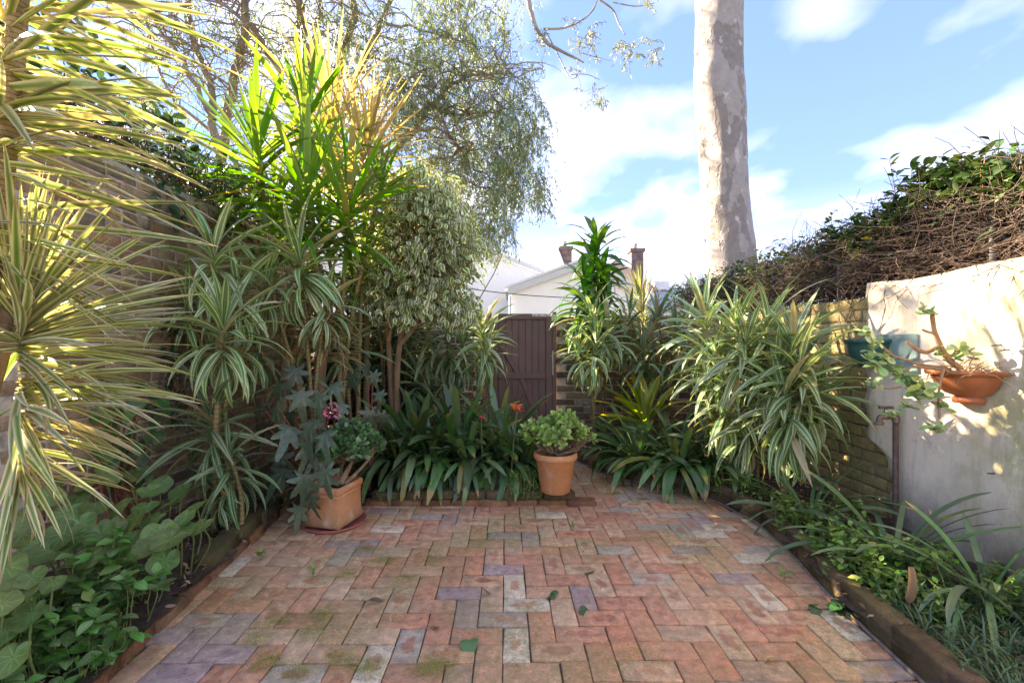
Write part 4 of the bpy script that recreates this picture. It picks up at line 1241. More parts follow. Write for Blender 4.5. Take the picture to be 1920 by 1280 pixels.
# tall green sword leaved heads
SWE = dict(cat='yucca', name='sword_leaf_plant', stemmat='cane', n=40, e=(86, -28), down=.42)
dracaena('sword leaved plant with bright upright crown nearest the creeper', (-1.95, 4.1, .05), [(478, 270, 3.75, 1.12, 62)], 'sword', rad=.022, **SWE)
dracaena('tallest sword leaved plant reaching up before the weeping tree', (-1.72, 4.2, .05), [(572, 205, 3.9, 1.10, 52), (575, 345, 3.6, 1.08, 58)], 'sword', rad=.024, **SWE)
dracaena('sword leaved plant leaning towards the variegated shrub', (-1.55, 4.1, .05), [(655, 365, 3.7, 1.10, 60), (715, 340, 4.1, .8, 40)], 'sword', rad=.024, **SWE)
dracaena('bushy sword leaved plant low in the dark thicket', (-1.5, 4.3, .05), [(520, 380, 4.2, 1.0, 46), (610, 440, 4.1, .95, 50), (680, 480, 4.2, .8, 34)], 'sword', rad=.022, **SWE)
dracaena('dry golden spiky plant behind the sword leaves', (-1.62, 4.9, .05), [(622, 215, 4.5, 1.4, 110), (690, 270, 4.5, 1.3, 90)], 'straw', rad=.03, cat='spiky plant', name='dry_spiky_plant', e=(86, -10), down=.5)

# forked orange trunk and dead-skirted trunk
p = plant('forked_cane_plant', 'forked orange brown trunk rising out of the begonia leaves', 'trunk', *at(530, 800, 3.75)[:2])
stem_obj(p, [(p.location.x, p.location.y, .03), at(531, 735, 3.75), at(536, 690, 3.75), at(545, 660, 3.75)], [.035, .036, .042], 'wood_orange', 10, 'trunk')
stem_obj(p, [at(540, 670, 3.75), at(562, 642, 3.75), at(577, 585, 3.78), at(600, 500, 3.8)], [.036, .03, .026], 'wood_orange', 10, 'branch')
stem_obj(p, [at(537, 680, 3.75), at(530, 640, 3.75), at(540, 585, 3.75)], [.026, .02, .015], 'wood_orange', 9, 'branch')
p = plant('skirted_cane_plant', 'thick brown trunk with a skirt of dry hanging straw leaves', 'trunk', *at(598, 800, 3.9)[:2])
stem_obj(p, [(p.location.x, p.location.y, .03), at(595, 740, 3.9), at(602, 680, 3.9), at(612, 610, 3.9), at(622, 520, 3.95)], [.075, .066, .05, .036, .03], 'wood', 12, 'trunk')
pl = []
for _ in range(120): pl.append((random.randrange(3, 8), xf(rel(at(606 + U(-4, 8), U(600, 680), 3.9), p), U(-2.4, 1.2), R(U(0, 45)), U(.45, .85), U(-.6, .6))))
pieces(p, 'dry_leaf', SP['straw'], pl, 300)

# left of the gate
dracaena('striped dracaena overhanging the latch side of the gate', (-.33, 5.15, .06), [(905, 610, 5.0, .92, 60), (912, 650, 4.95, .75, 34)], 'lime', down=.5)
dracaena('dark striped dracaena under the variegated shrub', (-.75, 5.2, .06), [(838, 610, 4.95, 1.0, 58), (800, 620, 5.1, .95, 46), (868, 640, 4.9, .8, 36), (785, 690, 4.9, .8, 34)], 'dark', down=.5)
# right of the path
p = dracaena('dark glossy corn plant standing tallest beside the path', (1.05, 5.35, .08), [(1118, 447, 5.25, 1.0, 44), (1112, 485, 5.25, 1.1, 54), (1100, 535, 5.2, 1.1, 54), (1128, 515, 5.2, 1.05, 44)], 'corn', 'wood', name='corn_plant', e=(80, -45), down=.6)
dracaena('sunlit lime striped dracaena at the gate hinge side', (.92, 5.0, .08), [(1112, 590, 4.9, .9, 50), (1118, 640, 4.8, .85, 56), (1140, 610, 4.9, .8, 36), (1085, 650, 4.85, .7, 30)], 'lime', down=.42)
dracaena('narrow upright spiky plant rising before the second chimney', (1.58, 5.55, .08), [(1202, 560, 5.5, .62, 80)], 'lemon', 'wood', name='narrow_spiky_plant', cat='spiky plant', e=(86, 30), down=.6)
dracaena('shaded striped dracaena in the back corner by the boundary wall', (1.75, 5.3, .08), [(1235, 590, 5.2, 1.0, 50), (1265, 620, 5.1, .9, 46), (1210, 640, 5.0, .9, 44), (1180, 590, 5.3, .9, 36), (1290, 600, 5.3, .8, 30)], 'dark', down=.55)
dracaena('big striped dracaena with tallest upright tips against yellow bricks', (2.02, 3.75, .08), [(1440, 600, 3.65, .95, 62), (1400, 640, 3.6, .9, 60), (1455, 690, 3.55, .9, 62), (1380, 600, 3.8, .85, 50)], 'lime', down=.45, e=(80, -50))
dracaena('big striped dracaena spreading nearest the rendered wall', (2.08, 3.50, .08), [(1488, 640, 3.4, .95, 62), (1500, 690, 3.35, .95, 66), (1470, 740, 3.3, .9, 66), (1540, 720, 3.45, .8, 50)], 'lime', down=.48, e=(74, -62))
dracaena('big striped dracaena with pale arching head nearest the nest fern', (1.80, 4.1, .08), [(1322, 595, 4.1, 1.0, 66), (1335, 660, 4.0, .95, 66), (1365, 720, 3.8, .9, 60), (1410, 770, 3.7, .85, 56)], 'lime', down=.48, e=(78, -58))

# nest fern
p = plant('nest_fern', 'yellow green nest fern with broad upright fronds lit by sun', 'fern', 1.38, 4.72, .36)
g = Geo(); g.tube([(0, 0, -.3), (0, 0, .0), (0, 0, .14)], [.07, .09, .05], 9); g.obj('root_base', M['wood'], p)
pl = []
for i, (a, e, s) in enumerate(((100, 62, 1.0), (150, 48, 1.0), (170, 40, 1.0), (-25, 52, .95), (200, 18, .9), (-90, 70, .7), (-40, 66, .8), (-140, 62, .75), (60, 55, .95), (130, 70, .95), (175, 22, .95), (205, 30, .8), (20, 50, .9), (80, 74, 1.0), (250, 40, .6), (120, 40, 1.05), (165, 60, .9), (45, 70, .95), (190, 55, .8), (140, 58, 1.0))):
    pl.append((i % 4, xf((0, 0, .10), R(a), R(e), s * .86, U(-.4, .4))))
pieces(p, 'frond', SP['fern'], pl)


def clump(label, x, y, z, n, size, sp='clivia', name='clivia', cat='clivia', e=(78, 8), group=None, r=.07):
    p = plant(name, label, cat, x, y, z, group); pl = []
    for i in range(n):
        t = (i + .5) / n; a = i * 2.39996 + U(-.4, .4)
        k = int(min(7, max(0, t * 8 + U(-2, 1.5)))); q = r * math.sqrt(t)
        pl.append((k, xf((q * math.cos(a), q * math.sin(a), U(0, .05)), a, R(e[0] + (e[1] - e[0]) * t + U(-8, 8)), size * U(.75, 1.15), U(-.4, .4))))
    pieces(p, 'leaf', SP[sp], pl); return p


CL = [(-1.02, 4.12, .50, 'dark green clivia clump hanging over the kerb beside the square pot'),
      (-.72, 4.12, .48, 'dark clivia clump at the left third of the central kerb'),
      (-.38, 4.12, .50, 'dark clivia clump at the middle of the central kerb'),
      (-.05, 4.14, .50, 'dark clivia clump next to the last one before the round pot'),
      (.08, 4.10, .44, 'small dark clivia clump right beside the round terracotta pot'),
      (-.90, 4.30, .70, 'tall dark clivia clump behind, nearest the variegated shrub stems'),
      (-.52, 4.34, .72, 'tall dark clivia clump at the centre of the back row'),
      (-.12, 4.38, .68, 'tall dark clivia clump in the back row before the gate')]
for x, y, s, lab in CL: clump(lab, x, y, .19, 84, s / .52 * 1.0, e=(84, 6), r=.14)
clump('clivia clump drooping over the path kerb below the nest fern', 1.22, 4.45, .16, 74, 1.05, r=.12)
clump('clivia clump in front of the fern with leaves on the curved kerb', 1.52, 4.18, .16, 78, 1.08, r=.12)
clump('clivia clump tucked against the big striped dracaena', 1.80, 4.12, .16, 70, 1.0, r=.12)
clump('clivia clump at the dark back of the path bed', 1.15, 4.95, .12, 40, .9)
clump('broad strap leaved clivia at the foot of the yellow brick wall', 2.02, 3.08, .10, 30, .9, 'strapblue', e=(66, -4))
clump('grey green strap lily in front of the water pipe', 2.05, 2.45, .10, 34, .95, 'strapblue', 'strap_lily', 'lily', (66, -2))
clump('strap lily with long leaves leaning over the mondo grass', 2.20, 2.10, .10, 34, .88, 'strapblue', 'strap_lily', 'lily', (66, -2))


def flower(label, pos, sp, n, size, cat='flower', name='flower', ball=.03, e=(10, 70), stem=None, petal='petal'):
    p = thing(name, label, cat, pos); pl = []
    for i in range(n):
        v = ELL(); pl.append((random.randrange(len(SP[sp].temps)), xf(v * ball, i * 2.4, R(U(*e)), size * U(.8, 1.15), U(-.4, .4))))
    pieces(p, petal, SP[sp], pl)
    if stem is not None:
        g = Geo(); g.tube(bez([Vector((0, 0, 0)), rel(stem, p) * .5 + Vector((0, 0, .04)), rel(stem, p)], 5), .006, 6); g.obj('stalk', M['green_stem'], p)


a = at(970, 768, 3.75); flower('open orange clivia flower beside the round jade pot', a, 'petal_o', 20, .95, ball=.025, stem=(a.x - .05, a.y + .12, .2))
a = at(848, 735, 4.1); flower('small orange clivia flower at the top of the central clump', a, 'petal_o', 7, .6, ball=.012, stem=(a.x, a.y + .1, .2))
a = at(902, 782, 3.85); flower('red clivia berries among the central clivia leaves', a, 'petal_r', 9, 1.0, 'berries', 'berry_cluster', .016, (-20, 60), (a.x, a.y + .15, .2), 'berry')
a = at(622, 770, 3.2); flower('hanging pink begonia blossom above the square pot', a, 'petal_p', 56, .95, ball=.055, e=(-50, 50), stem=(a.x - .06, a.y + .1, a.z + .1))

p = plant('thicket_shrub', 'dark dense shrub filling the gap between the canes and the variegated shrub', 'shrub', -1.75, 5.25)
pl = []; g = Geo()
for cx, cy, cz, rx, rz, n in ((0, 0, .9, .55, .9, 900), (.5, .05, 1.0, .40, .85, 700), (-.45, .0, 1.2, .4, 1.0, 700), (.15, .1, 1.9, .45, .45, 420)):
    for _ in range(n):
        v = ELL(); q = v * rng.random() ** .35; pl.append((random.randrange(3), xf((cx + q[0] * rx, cy + q[1] * .3, max(.05, cz + q[2] * rz)), U(0, 6.28), R(U(-60, 30)), U(.8, 1.4), U(-.5, .5))))
    for _ in range(10): g.tube(wander((cx * .5 + U(-.1, .1), U(-.1, .1), 0), (cx * .6 + U(-.3, .3), 0, 1), cz * 1.5, 8, .12), [.014, .004], 6)
g.obj('stems', M['wood'], p); pieces(p, 'leaf', SP['ivy'], pl, 200)

# ------------------------------------------------------------------ variegated shrub
p = plant('variegated_fig', 'rounded variegated shrub with cream edged leaves on bare brown stems', 'shrub', *at(742, 800, 4.5)[:2])
g = Geo(); ctr = at(785, 475, 4.5); tips = []
def FB(pts, r0, r1, d=4.5): g.tube(bez([rel(at(x, y, d + U(-.06, .06)), p) for x, y in pts], 5), [r0, r1], 9)
FB([(738, 800), (732, 700), (728, 640), (722, 590), (712, 545), (700, 500)], .036, .014)
FB([(728, 640), (736, 590), (745, 550), (735, 490)], .026, .010)
FB([(745, 800), (744, 700), (750, 640), (757, 600), (768, 560), (790, 500)], .036, .014)
FB([(750, 645), (775, 615), (790, 585), (820, 540), (840, 500)], .028, .010)
FB([(752, 640), (745, 600), (765, 560), (770, 500)], .022, .010)
FB([(776, 612), (805, 600), (840, 580), (860, 550)], .014, .006)
cr = np.array(rel(ctr, p)); rd = np.array([.60, .54, .76])
for _ in range(420):
    v = ELL(); a = cr + v * rd * U(.2, .5); g.tube(wander(a, v, U(.2, .4), 5, .25), [.006, .002], 3)
g.obj('stems', M['wood'], p)
pl = []
lobes = [(785, 470, 4.5, .50, .62, 150), (735, 400, 4.7, .42, .40, 60), (835, 440, 4.5, .36, .48, 70), (850, 540, 4.5, .26, .36, 42), (700, 520, 4.4, .26, .36, 34), (790, 360, 4.6, .34, .22, 40), (770, 560, 4.3, .34, .22, 22)]
for lx, ly, ld, rx, rz, nc in lobes:
    c1 = np.array(rel(at(lx, ly, ld), p))
    for _ in range(nc):
        v = ELL(); c2 = c1 + v * rng.random() ** .25 * np.array([rx, rx * .9, rz]); sz = U(.75, 1.1)
        for _ in range(random.randrange(12, 23)):
            pl.append((random.randrange(3), xf(c2 + rng.normal(0, .045, 3) * np.array([1, 1, 1.3]), math.atan2(v[1], v[0]) + U(-1.3, 1.3), R(U(-88, 10)), sz * U(.65, 1.15), U(-.8, .8))))
pieces(p, 'leaf', SP['ficus'], pl, 300)

# ------------------------------------------------------------------ pots and succulents


def jade(root, org, crown, rad, n_tips, sp, stemmat, r0, per=9, size=1.0, stems=4, flat=.0):
    g = Geo(); pl = []; org = np.array(tuple(org)); crown = np.array(tuple(crown)); rad = np.array(rad)
    bases = [org + np.array([U(-.05, .05), U(-.05, .05), 0]) for _ in range(stems)]
    forks = []
    for b in bases:
        f = crown + (rng.random(3) - .5) * rad * np.array([1.1, 1.1, .2]) - np.array([0, 0, rad[2] * .7]); forks.append(f)
        g.tube(bez([b, b * .45 + f * .55 + rng.normal(0, .012, 3), f], 5), [r0, r0 * .6], 8)
    for _ in range(n_tips):
        v = ELL(); v[2] = abs(v[2]) * 1.0 - flat
        t = crown + v * rad * U(.58, 1.08) * (1 + .14 * math.sin(v[0] * 5 + 1))
        f = min(forks, key=lambda q: np.linalg.norm(q - t))
        g.tube(bez([f, (f + t) / 2 + rng.normal(0, .015, 3) - np.array([0, 0, .01]), t], 3), [r0 * .42, r0 * .2], 5)
        ax = tilt_to(v[0] * .8, v[1] * .8)
        for k in range(per):
            pl.append((random.randrange(3), xf(t - np.array([0, 0, .004 * k]), k * 2.4 + U(-.3, .3), R(70 - 75 * k / per + U(-12, 12)), size * U(.7, 1.15), U(-.3, .3), ax)))
    g.obj('stems', M[stemmat], root); pieces(root, 'leaf', SP[sp], pl, 300)


# round pot
rp = thing('round_pot', 'round terracotta pot with rolled rim on the kerb corner', 'pot', (.352, 3.70, .112))
g = Geo(); g.lathe([(.0, .003), (.112, .0), (.118, .006), (.158, .262), (.172, .268), (.178, .285), (.176, .305), (.168, .318), (.156, .316), (.150, .290), (.142, .255)], 44)
g.obj('pot_body', M['terracotta'], rp)
g = Geo(); g.lathe([(.146, .262), (.08, .272), (.0, .275)], 30); g.obj('potting_soil', M['soil'], rp)
jp = thing('jade_plant', 'bright green jade plant growing in the round terracotta pot', 'jade plant', (.352, 3.70, .385))
jade(jp, (0, 0, -.01), (.025, 0, .20), (.29, .26, .19), 150, 'jade', 'jade_stem', .015, 9, 1.0, 7, .22)
# square pot
sq = thing('square_pot', 'square tapered terracotta planter standing on a red saucer', 'pot', (-1.305, 3.33, .006))
sq.rotation_euler = (0, 0, R(-14)); sq.scale = (.84, .84, .95)


def sqring(profile):
    V, F = [], []
    for hw, z, b in profile:
        ring = []
        for sx, sy in ((1, 1), (-1, 1), (-1, -1), (1, -1)):
            for q in ((0, 1), (1, 0)) if sx * sy > 0 else ((1, 0), (0, 1)):
                ring.append((sx * (hw - b * q[0]), sy * (hw - b * q[1]), z))
        V += ring
    n = 8
    for i in range(len(profile) - 1):
        for j in range(n): k = (j + 1) % n; F.append((i * n + j, i * n + k, (i + 1) * n + k, (i + 1) * n + j))
    return V, F


g = Geo(); V, F = sqring([(.02, .012, .002), (.176, .012, .012), (.184, .020, .012), (.182, .060, .012), (.172, .075, .012), (.168, .230, .012), (.172, .236, .012), (.172, .244, .012), (.168, .250, .012), (.172, .256, .012), (.180, .262, .012), (.182, .300, .012), (.176, .310, .012), (.158, .310, .012), (.152, .268, .012)])
g.add(V, F); g.obj('pot_body', M['terracotta'], sq, False)
bevel_box('potting_soil', (.31, .31, .02), M['soil'], sq, (0, 0, .268), bev=.004)
g = Geo(); g.lathe([(0, 0), (.200, .0), (.222, .026), (.217, .028), (.198, .006), (0, .006)], 40); so = g.obj('saucer', M['saucer'], None)
so.location = (-1.29, 3.33, -.002); tag(so, 'shallow red plastic saucer under the square planter', 'saucer')
jp = thing('jade_plant', 'dark green jade bush growing in the square planter', 'jade plant', (-1.27, 3.33, .285))
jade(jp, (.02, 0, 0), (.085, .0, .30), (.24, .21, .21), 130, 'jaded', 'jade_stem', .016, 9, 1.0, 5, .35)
# begonia
bg_ = plant('begonia', 'begonia with large grey lobed leaves arching over the square planter', 'begonia', -1.50, 3.55)
pl = []; g = Geo()
BL = [(520, 760, 3.25, 1.0), (560, 735, 3.3, .95), (585, 790, 3.15, 1.0), (600, 740, 3.35, .9), (545, 800, 3.2, 1.0), (575, 830, 3.15, .85), (555, 690, 3.5, .95), (530, 720, 3.45, .8), (570, 890, 3.08, 1.0), (610, 880, 3.0, .95),
      (535, 880, 3.25, 1.0), (515, 930, 3.3, .9), (560, 950, 3.15, .8), (500, 800, 3.4, .8), (610, 810, 3.1, .85), (640, 755, 3.5, .7), (525, 850, 3.35, 1.0), (500, 890, 3.4, .9), (590, 850, 3.2, .9), (625, 720, 3.5, .7), (545, 770, 3.4, 1.0), (490, 760, 3.45, .7), (585, 930, 3.1, .7), (640, 790, 3.25, .6)]
for i, (x, y, d, s) in enumerate(BL):
    pos = np.array(rel(at(x, y, d), bg_)); a = math.atan2(-1, (x - 560) / 120) + U(-.7, .7)
    pl.append((i % 3, xf(pos, a, R(U(-62, -18)), s * .82, U(-.5, .5))))
    g.tube(bez([np.array([U(-.06, .1), U(-.06, .06), 0]), pos * .5 + np.array([0, 0, .10]), pos], 4), [.008, .005], 5)
g.obj('stalks', M['red_stem'], bg_); pieces(bg_, 'leaf', SP['begonia'], pl)
bg2 = plant('begonia', 'begonia stem with one lime leaf before the shrub stems', 'begonia', -1.22, 3.9)
pl = []; g = Geo()
for i, (x, y, d, s, a) in enumerate([(660, 700, 3.75, .75, -1.4), (695, 770, 3.6, .75, -1.5), (690, 675, 3.75, .6, -.6), (700, 700, 3.7, .55, -1.2), (712, 735, 3.65, .5, -1.7), (715, 775, 3.6, .5, -1.6)]):
    pos = np.array(rel(at(x, y, d), bg2)); pl.append((i % 3, xf(pos, a, R(U(-80, -40)), s, U(-.8, .8))))
    g.tube(bez([np.array([0, 0, 0]), pos * .5 + np.array([0, 0, .12]), pos], 4), [.007, .004], 5)
g.obj('stalks', M['red_stem'], bg2); pieces(bg2, 'leaf', SP['begonia'], pl)

# wall planter
wp = thing('wall_planter', 'orange half bowl planter fixed to the rendered wall', 'planter', (2.566, 2.55, .975)); wp.scale = (.9, .9, .9)
prof = [(0, .0), (.085, .0), (.090, .030), (.075, .042), (.12, .060), (.165, .105), (.185, .160), (.187, .176), (.215, .178), (.220, .205), (.205, .207), (.180, .185), (.165, .120), (.10, .07), (0, .06)]
g = Geo(); g.lathe(prof, 30, (0, 0, 0), math.pi / 2, 3 * math.pi / 2, False); g.obj('bowl', M['plasticpot'], wp)
g = Geo()
V = [(-.175 * abs(math.cos(a)) * q, .175 * math.sin(a) * q, .165 + U(-.008, .01)) for q in (.05, .55, 1) for a in np.linspace(-math.pi / 2, math.pi / 2, 14)]
g.add(V, [(i * 14 + j, i * 14 + j + 1, i * 14 + 15 + j, i * 14 + 14 + j) for i in range(2) for j in range(13)]); g.obj('potting_soil', M['soil'], wp)
jw = thing('jade_plant', 'straggling jade plant trailing sideways out of the wall planter', 'jade plant', (2.47, 2.55, 1.14))
g = Geo(); pl = []
def JW(pts, r0, r1, clusters, d0=2.5, d1=2.6):
    P = [rel(at(x, y, d0 + (d1 - d0) * i / max(1, len(pts) - 1)), jw) for i, (x, y) in enumerate(pts)]
    g.tube(bez(P, 5), [r0, r1], 8)
    for (x, y, d, n, s) in clusters:
        c = np.array(rel(at(x, y, d), jw)); v = np.array([U(-.5, .5), -.8, U(-.3, .8)])
        for k in range(n): pl.append((random.randrange(3), xf(c + rng.normal(0, .010, 3), k * 2.4 + U(-.4, .4), R(U(-35, 60)), s * U(.7, 1.1), U(-.5, .5), tilt_to(v[0] * .6, v[1] * .6))))
D0 = 2.46
JW([(1800, 690), (1775, 670), (1762, 645), (1752, 620), (1748, 590)], .016, .011, [(1742, 583, D0, 8, .9), (1728, 577, D0, 6, .8)], D0, D0)
JW([(1763, 648), (1735, 660), (1715, 652), (1700, 640)], .012, .009, [], D0, 2.5)
JW([(1752, 625), (1740, 622), (1730, 618)], .008, .006, [], D0, D0)
JW([(1775, 690), (1735, 685), (1700, 675), (1672, 665), (1650, 645), (1632, 628)], .010, .006, [(1618, 625, 2.66, 9, .85), (1640, 640, 2.62, 8, .9), (1635, 655, 2.62, 7, .8), (1660, 668, 2.6, 8, .9)], 2.5, 2.66)
JW([(1780, 695), (1745, 690), (1710, 688), (1690, 700)], .009, .006, [(1645, 685, 2.6, 10, .95), (1632, 675, 2.6, 8, .9), (1668, 690, 2.58, 8, 1.0), (1690, 705, 2.55, 9, 1.0), (1705, 715, 2.52, 9, 1.0)], 2.48, 2.58)
JW([(1770, 690), (1762, 720), (1760, 755), (1762, 785)], .008, .005, [(1752, 800, D0, 9, .95), (1770, 760, D0, 8, .95), (1740, 735, D0, 10, 1.1), (1725, 745, D0, 8, 1.1), (1730, 725, D0, 8, 1.15)], D0, D0)
JW([(1720, 720), (1690, 725), (1660, 728), (1645, 722)], .005, .004, [(1640, 720, 2.58, 7, .8), (1705, 760, 2.5, 6, 1.0), (1672, 775, 2.55, 9, .7), (1715, 730, 2.5, 10, 1.1)], 2.52, 2.6)
JW([(1770, 675), (1790, 660), (1805, 655)], .008, .006, [(1800, 655, D0, 8, 1.0), (1815, 662, D0, 7, 1.0), (1762, 655, D0, 8, .9), (1780, 668, D0, 7, .9)], D0, D0)
for _ in range(46):
    c = np.array([U(-.16, -.01), U(-.17, .14), U(-.01, .03)]) + np.array([.09, -.05, .0]); g.tube(wander(c, (U(-1, 1), U(-1, 1), U(-.1, .6)), U(.06, .2), 5, .4, .06), [.003, .0015], 4)
g.obj('stems', M['jade_wall_stem'], jw); pieces(jw, 'leaf', SP['jadew'], pl, 300)

# green wall planter, its bowl hanging past the end of the rendered wall
gp = thing('wall_planter', 'dark green half bowl planter with flat pale green back plate', 'planter', (2.555, 3.03, 1.145))
bevel_box('back_plate', (.012, .32, .25), M['greenback'], gp, (0, 0, .10), bev=.005)
g = Geo(); prof = [(0, 0), (.06, .002), (.10, .03), (.135, .085), (.150, .150), (.152, .175), (.168, .178), (.172, .200), (.160, .203), (.142, .180), (.125, .10), (0, .03)]
g.lathe(prof, 26, (0, .20, -.01), math.pi / 2 - .1, 3 * math.pi / 2 + .1, False); g.obj('bowl', M['greenpot'], gp)

# tap
tp = thing('garden_tap', 'old brass garden tap on a rusty standpipe by the white wall', 'tap', (2.515, 2.99, 0))
g = Geo(); g.tube([(0, 0, .02), (0, 0, .80)], .0165, 10); g.obj('pipe', M['pipe'], tp)
g = Geo(); g.tube(bez([(0, 0, .79), (0, .0, .825), (-.03, .0, .83), (-.085, 0, .828), (-.105, 0, .815), (-.108, 0, .785)], 4), [.021, .022, .020, .018, .017, .017], 10); g.obj('spout', M['tap'], tp)
g = Geo(); g.lathe([(.024, 0), (.026, .004), (.026, .016), (.020, .018)], 14, (-.108, 0, .775)); g.obj('nozzle', M['tap'], tp)
g = Geo(); g.tube([(-.062, 0, .835), (-.062, 0, .885)], [.016, .010], 9); g.obj('valve_stem', M['tap'], tp)
g = Geo(); g.tube([(-.108, 0, .888), (-.062, 0, .892), (-.016, 0, .888)], [.010, .007, .010], 8); g.tube([(-.062, -.03, .890), (-.062, .03, .890)], .006, 8); g.obj('handle', M['tap'], tp)
for y, z, lab in ((2.40, 1.30, 'rusty nail stub on the white wall above the orange planter'), (2.36, 1.275, 'small dark screw hole plug beside the rusty nail stub'), (2.42, .62, 'bent rusty nail low on the white wall below the orange planter')):
    g = Geo(); g.tube([(2.575, y, z), (2.545, y, z - .002), (2.535, y + .012, z - .004)], [.004, .0035, .003], 7); tag(g.obj('wall_nail', M['nail']), lab, 'nail')

# ------------------------------------------------------------------ low planting, left bed
p = plant('round_leaf_plant', 'patch of large round kidney leaves beside the kerb', 'foliage plant', -1.95, 2.45)
pl = []; g = Geo()
RL = [(105, 1030, 1.95, 1.1), (160, 1045, 1.95, .85), (120, 1000, 2.0, 1.0), (300, 1000, 2.25, 1.05), (320, 1010, 2.2, 1.0), (250, 1010, 2.25, .9), (310, 1050, 2.15, .9), (290, 975, 2.4, .85), (230, 950, 2.4, .95), (255, 975, 2.35, .95), (180, 950, 2.35, .9), (150, 980, 2.2, .9),
      (350, 970, 2.4, .75), (380, 985, 2.4, .8), (340, 920, 2.7, .9), (280, 920, 2.6, .8), (200, 890, 2.6, .95), (150, 930, 2.45, .8), (90, 930, 2.3, .9), (170, 905, 2.5, .85), (240, 890, 2.75, .9), (320, 945, 2.5, .8), (210, 985, 2.3, .8), (130, 960, 2.3, .9), (60, 960, 2.2, .8), (275, 950, 2.45, .8), (300, 905, 2.75, .8), (220, 1030, 2.1, .9), (70, 1020, 2.0, .8), (190, 1000, 2.15, .85), (340, 990, 2.35, .8), (370, 950, 2.5, .75), (110, 900, 2.5, .8), (260, 1030, 2.15, .8)]
for i, (x, y, d, s) in enumerate(RL):
    pos = np.array(rel(at(x, y, d), p)); pl.append((i % 3, xf(pos, -1.2 + U(-1.0, 1.0), R(U(-48, -8)), s * .82, U(-.35, .35))))
    b0 = np.array([pos[0] * .8 - .03 + U(-.05, .05), pos[1] * .85 + .08, 0]); g.tube(bez([b0, (b0 + pos) / 2 + rng.normal(0, .02, 3), pos], 4), [.006, .004], 5)
g.obj('stalks', M['green_stem'], p); pieces(p, 'leaf', SP['round'], pl)
p = plant('round_leaf_plant', 'big jagged round leaves at the bottom corner of the bed', 'foliage plant', -1.80, 1.62)
pl = []; g = Geo()
for i, (x, y, d, s) in enumerate([(20, 985, 1.75, 1.0), (40, 1000, 1.8, .9), (10, 1060, 1.7, 1.0), (30, 1110, 1.65, 1.0), (60, 1080, 1.7, .8), (15, 1180, 1.6, 1.0), (60, 1150, 1.62, .9), (25, 1230, 1.55, .9), (100, 1090, 1.75, .7), (5, 1130, 1.6, .9)]):
    pos = np.array(rel(at(x, y, d), p)); pl.append((i % 3, xf(pos, -1.2 + U(-.6, .6), R(U(-50, -10)), s * .66, U(-.3, .3)))); g.tube(bez([np.array([pos[0] * .8, pos[1] * .8 + .05, 0]), pos * np.array([.9, .9, .5]), pos], 4), [.006, .004], 5)
g.obj('stalks', M['green_stem'], p); pieces(p, 'leaf', SP['round'], pl)


def ground_plant(label, spots, sp, n, size, name, cat, spread, h, most=300, stemmat='green_stem', z0=.07, e=(-10, 55)):
    c = np.mean([s[:2] for s in spots], axis=0)
    p = plant(name, label, cat, c[0], c[1], z0); pl = []; g = Geo()
    for k in range(n):
        s = random.choice(spots); a = U(0, 6.28); r = spread * rng.random() ** .6
        t = np.array([s[0] - c[0] + r * math.cos(a), s[1] - c[1] + r * math.sin(a), h * s[2] * (1.05 - (r / spread) ** 2 * .6) * U(.45, 1.1)])
        b0 = np.array([t[0] * .9, t[1] * .9, 0]); pth = bez([b0, (b0 + t) / 2 + rng.normal(0, .02, 3), t], 3); g.tube(pth, [.003, .0018], 4)
        ph = U(0, 6.28)
        for q in range(6): pl.append((random.randrange(len(SP[sp].temps)), xf(t - np.array([0, 0, .011 * q]), ph + q * 2.4, R(U(*e)), size * U(.55, 1.1), U(-.4, .4))))
    o = g.obj('stalks', M[stemmat], p); o['kind'] = 'stuff'; pieces(p, 'leaf', SP[sp], pl, most); return p


ground_plant('low bush of small shiny oval leaves spilling onto the front kerb', [(-1.72, 1.98, 1), (-1.85, 1.95, 1.1), (-1.75, 1.82, .9), (-1.92, 1.8, .9), (-1.66, 1.75, .6), (-1.8, 2.1, 1.1)], 'glossy', 90, .9, 'glossy_leaf_bush', 'bush', .16, .36)
ground_plant('trailing small leaved ground cover at the front corner of the bed', [(-1.75, 1.60, 1), (-1.85, 1.7, 1.0), (-1.68, 1.5, .7), (-1.95, 1.85, 1.2)], 'glossy', 34, .85, 'trailing_ground_cover', 'ground cover', .16, .22)
ground_plant('tiny creeping weed on the orange kerb bricks', [(-1.62, 1.78, 1), (-1.60, 1.70, 1)], 'weed', 12, .5, 'creeping_weed', 'weed', .06, .06)
# heart-leaved climber and small vine on the wall
p = plant('heart_leaf_climber', 'climber with dark heart shaped leaves on the lower brick wall', 'climber', -2.38, 2.75)
pl = []; g = Geo()
for i in range(64):
    x, y = U(180, 300), U(710, 890); d = 2.72 + U(-.1, .25) + (x - 190) / 400
    pos = np.array(rel(at(x, y, d), p)); pl.append((i % 2, xf(pos, -1.0 + U(-.9, .9), R(U(-55, -5)), U(.45, .8), U(-.5, .5))))
    if i % 3 == 0: g.tube(bez([np.array([0, U(0, .3), 0]), pos * .5 + np.array([-.05, 0, .05]), pos], 4), [.005, .003], 5)
g.obj('stalks', M['red_stem'], p); pieces(p, 'leaf', SP['heart'], pl)
p = plant('small_leaf_vine', 'dense small leaved vine hanging on the wall by the striped dracaena', 'vine', -2.40, 3.35, .9)
pl = []
for _ in range(520):
    x, y = 305 + rng.normal(0, 26), U(610, 800); d = 3.2 + (x - 260) / 400 + U(-.06, .06)
    pl.append((random.randrange(2), xf(rel(at(x, y, d), p), -.6 + U(-1.2, 1.2), R(U(-60, 20)), U(.7, 1.2), U(-.5, .5))))
g = Geo()
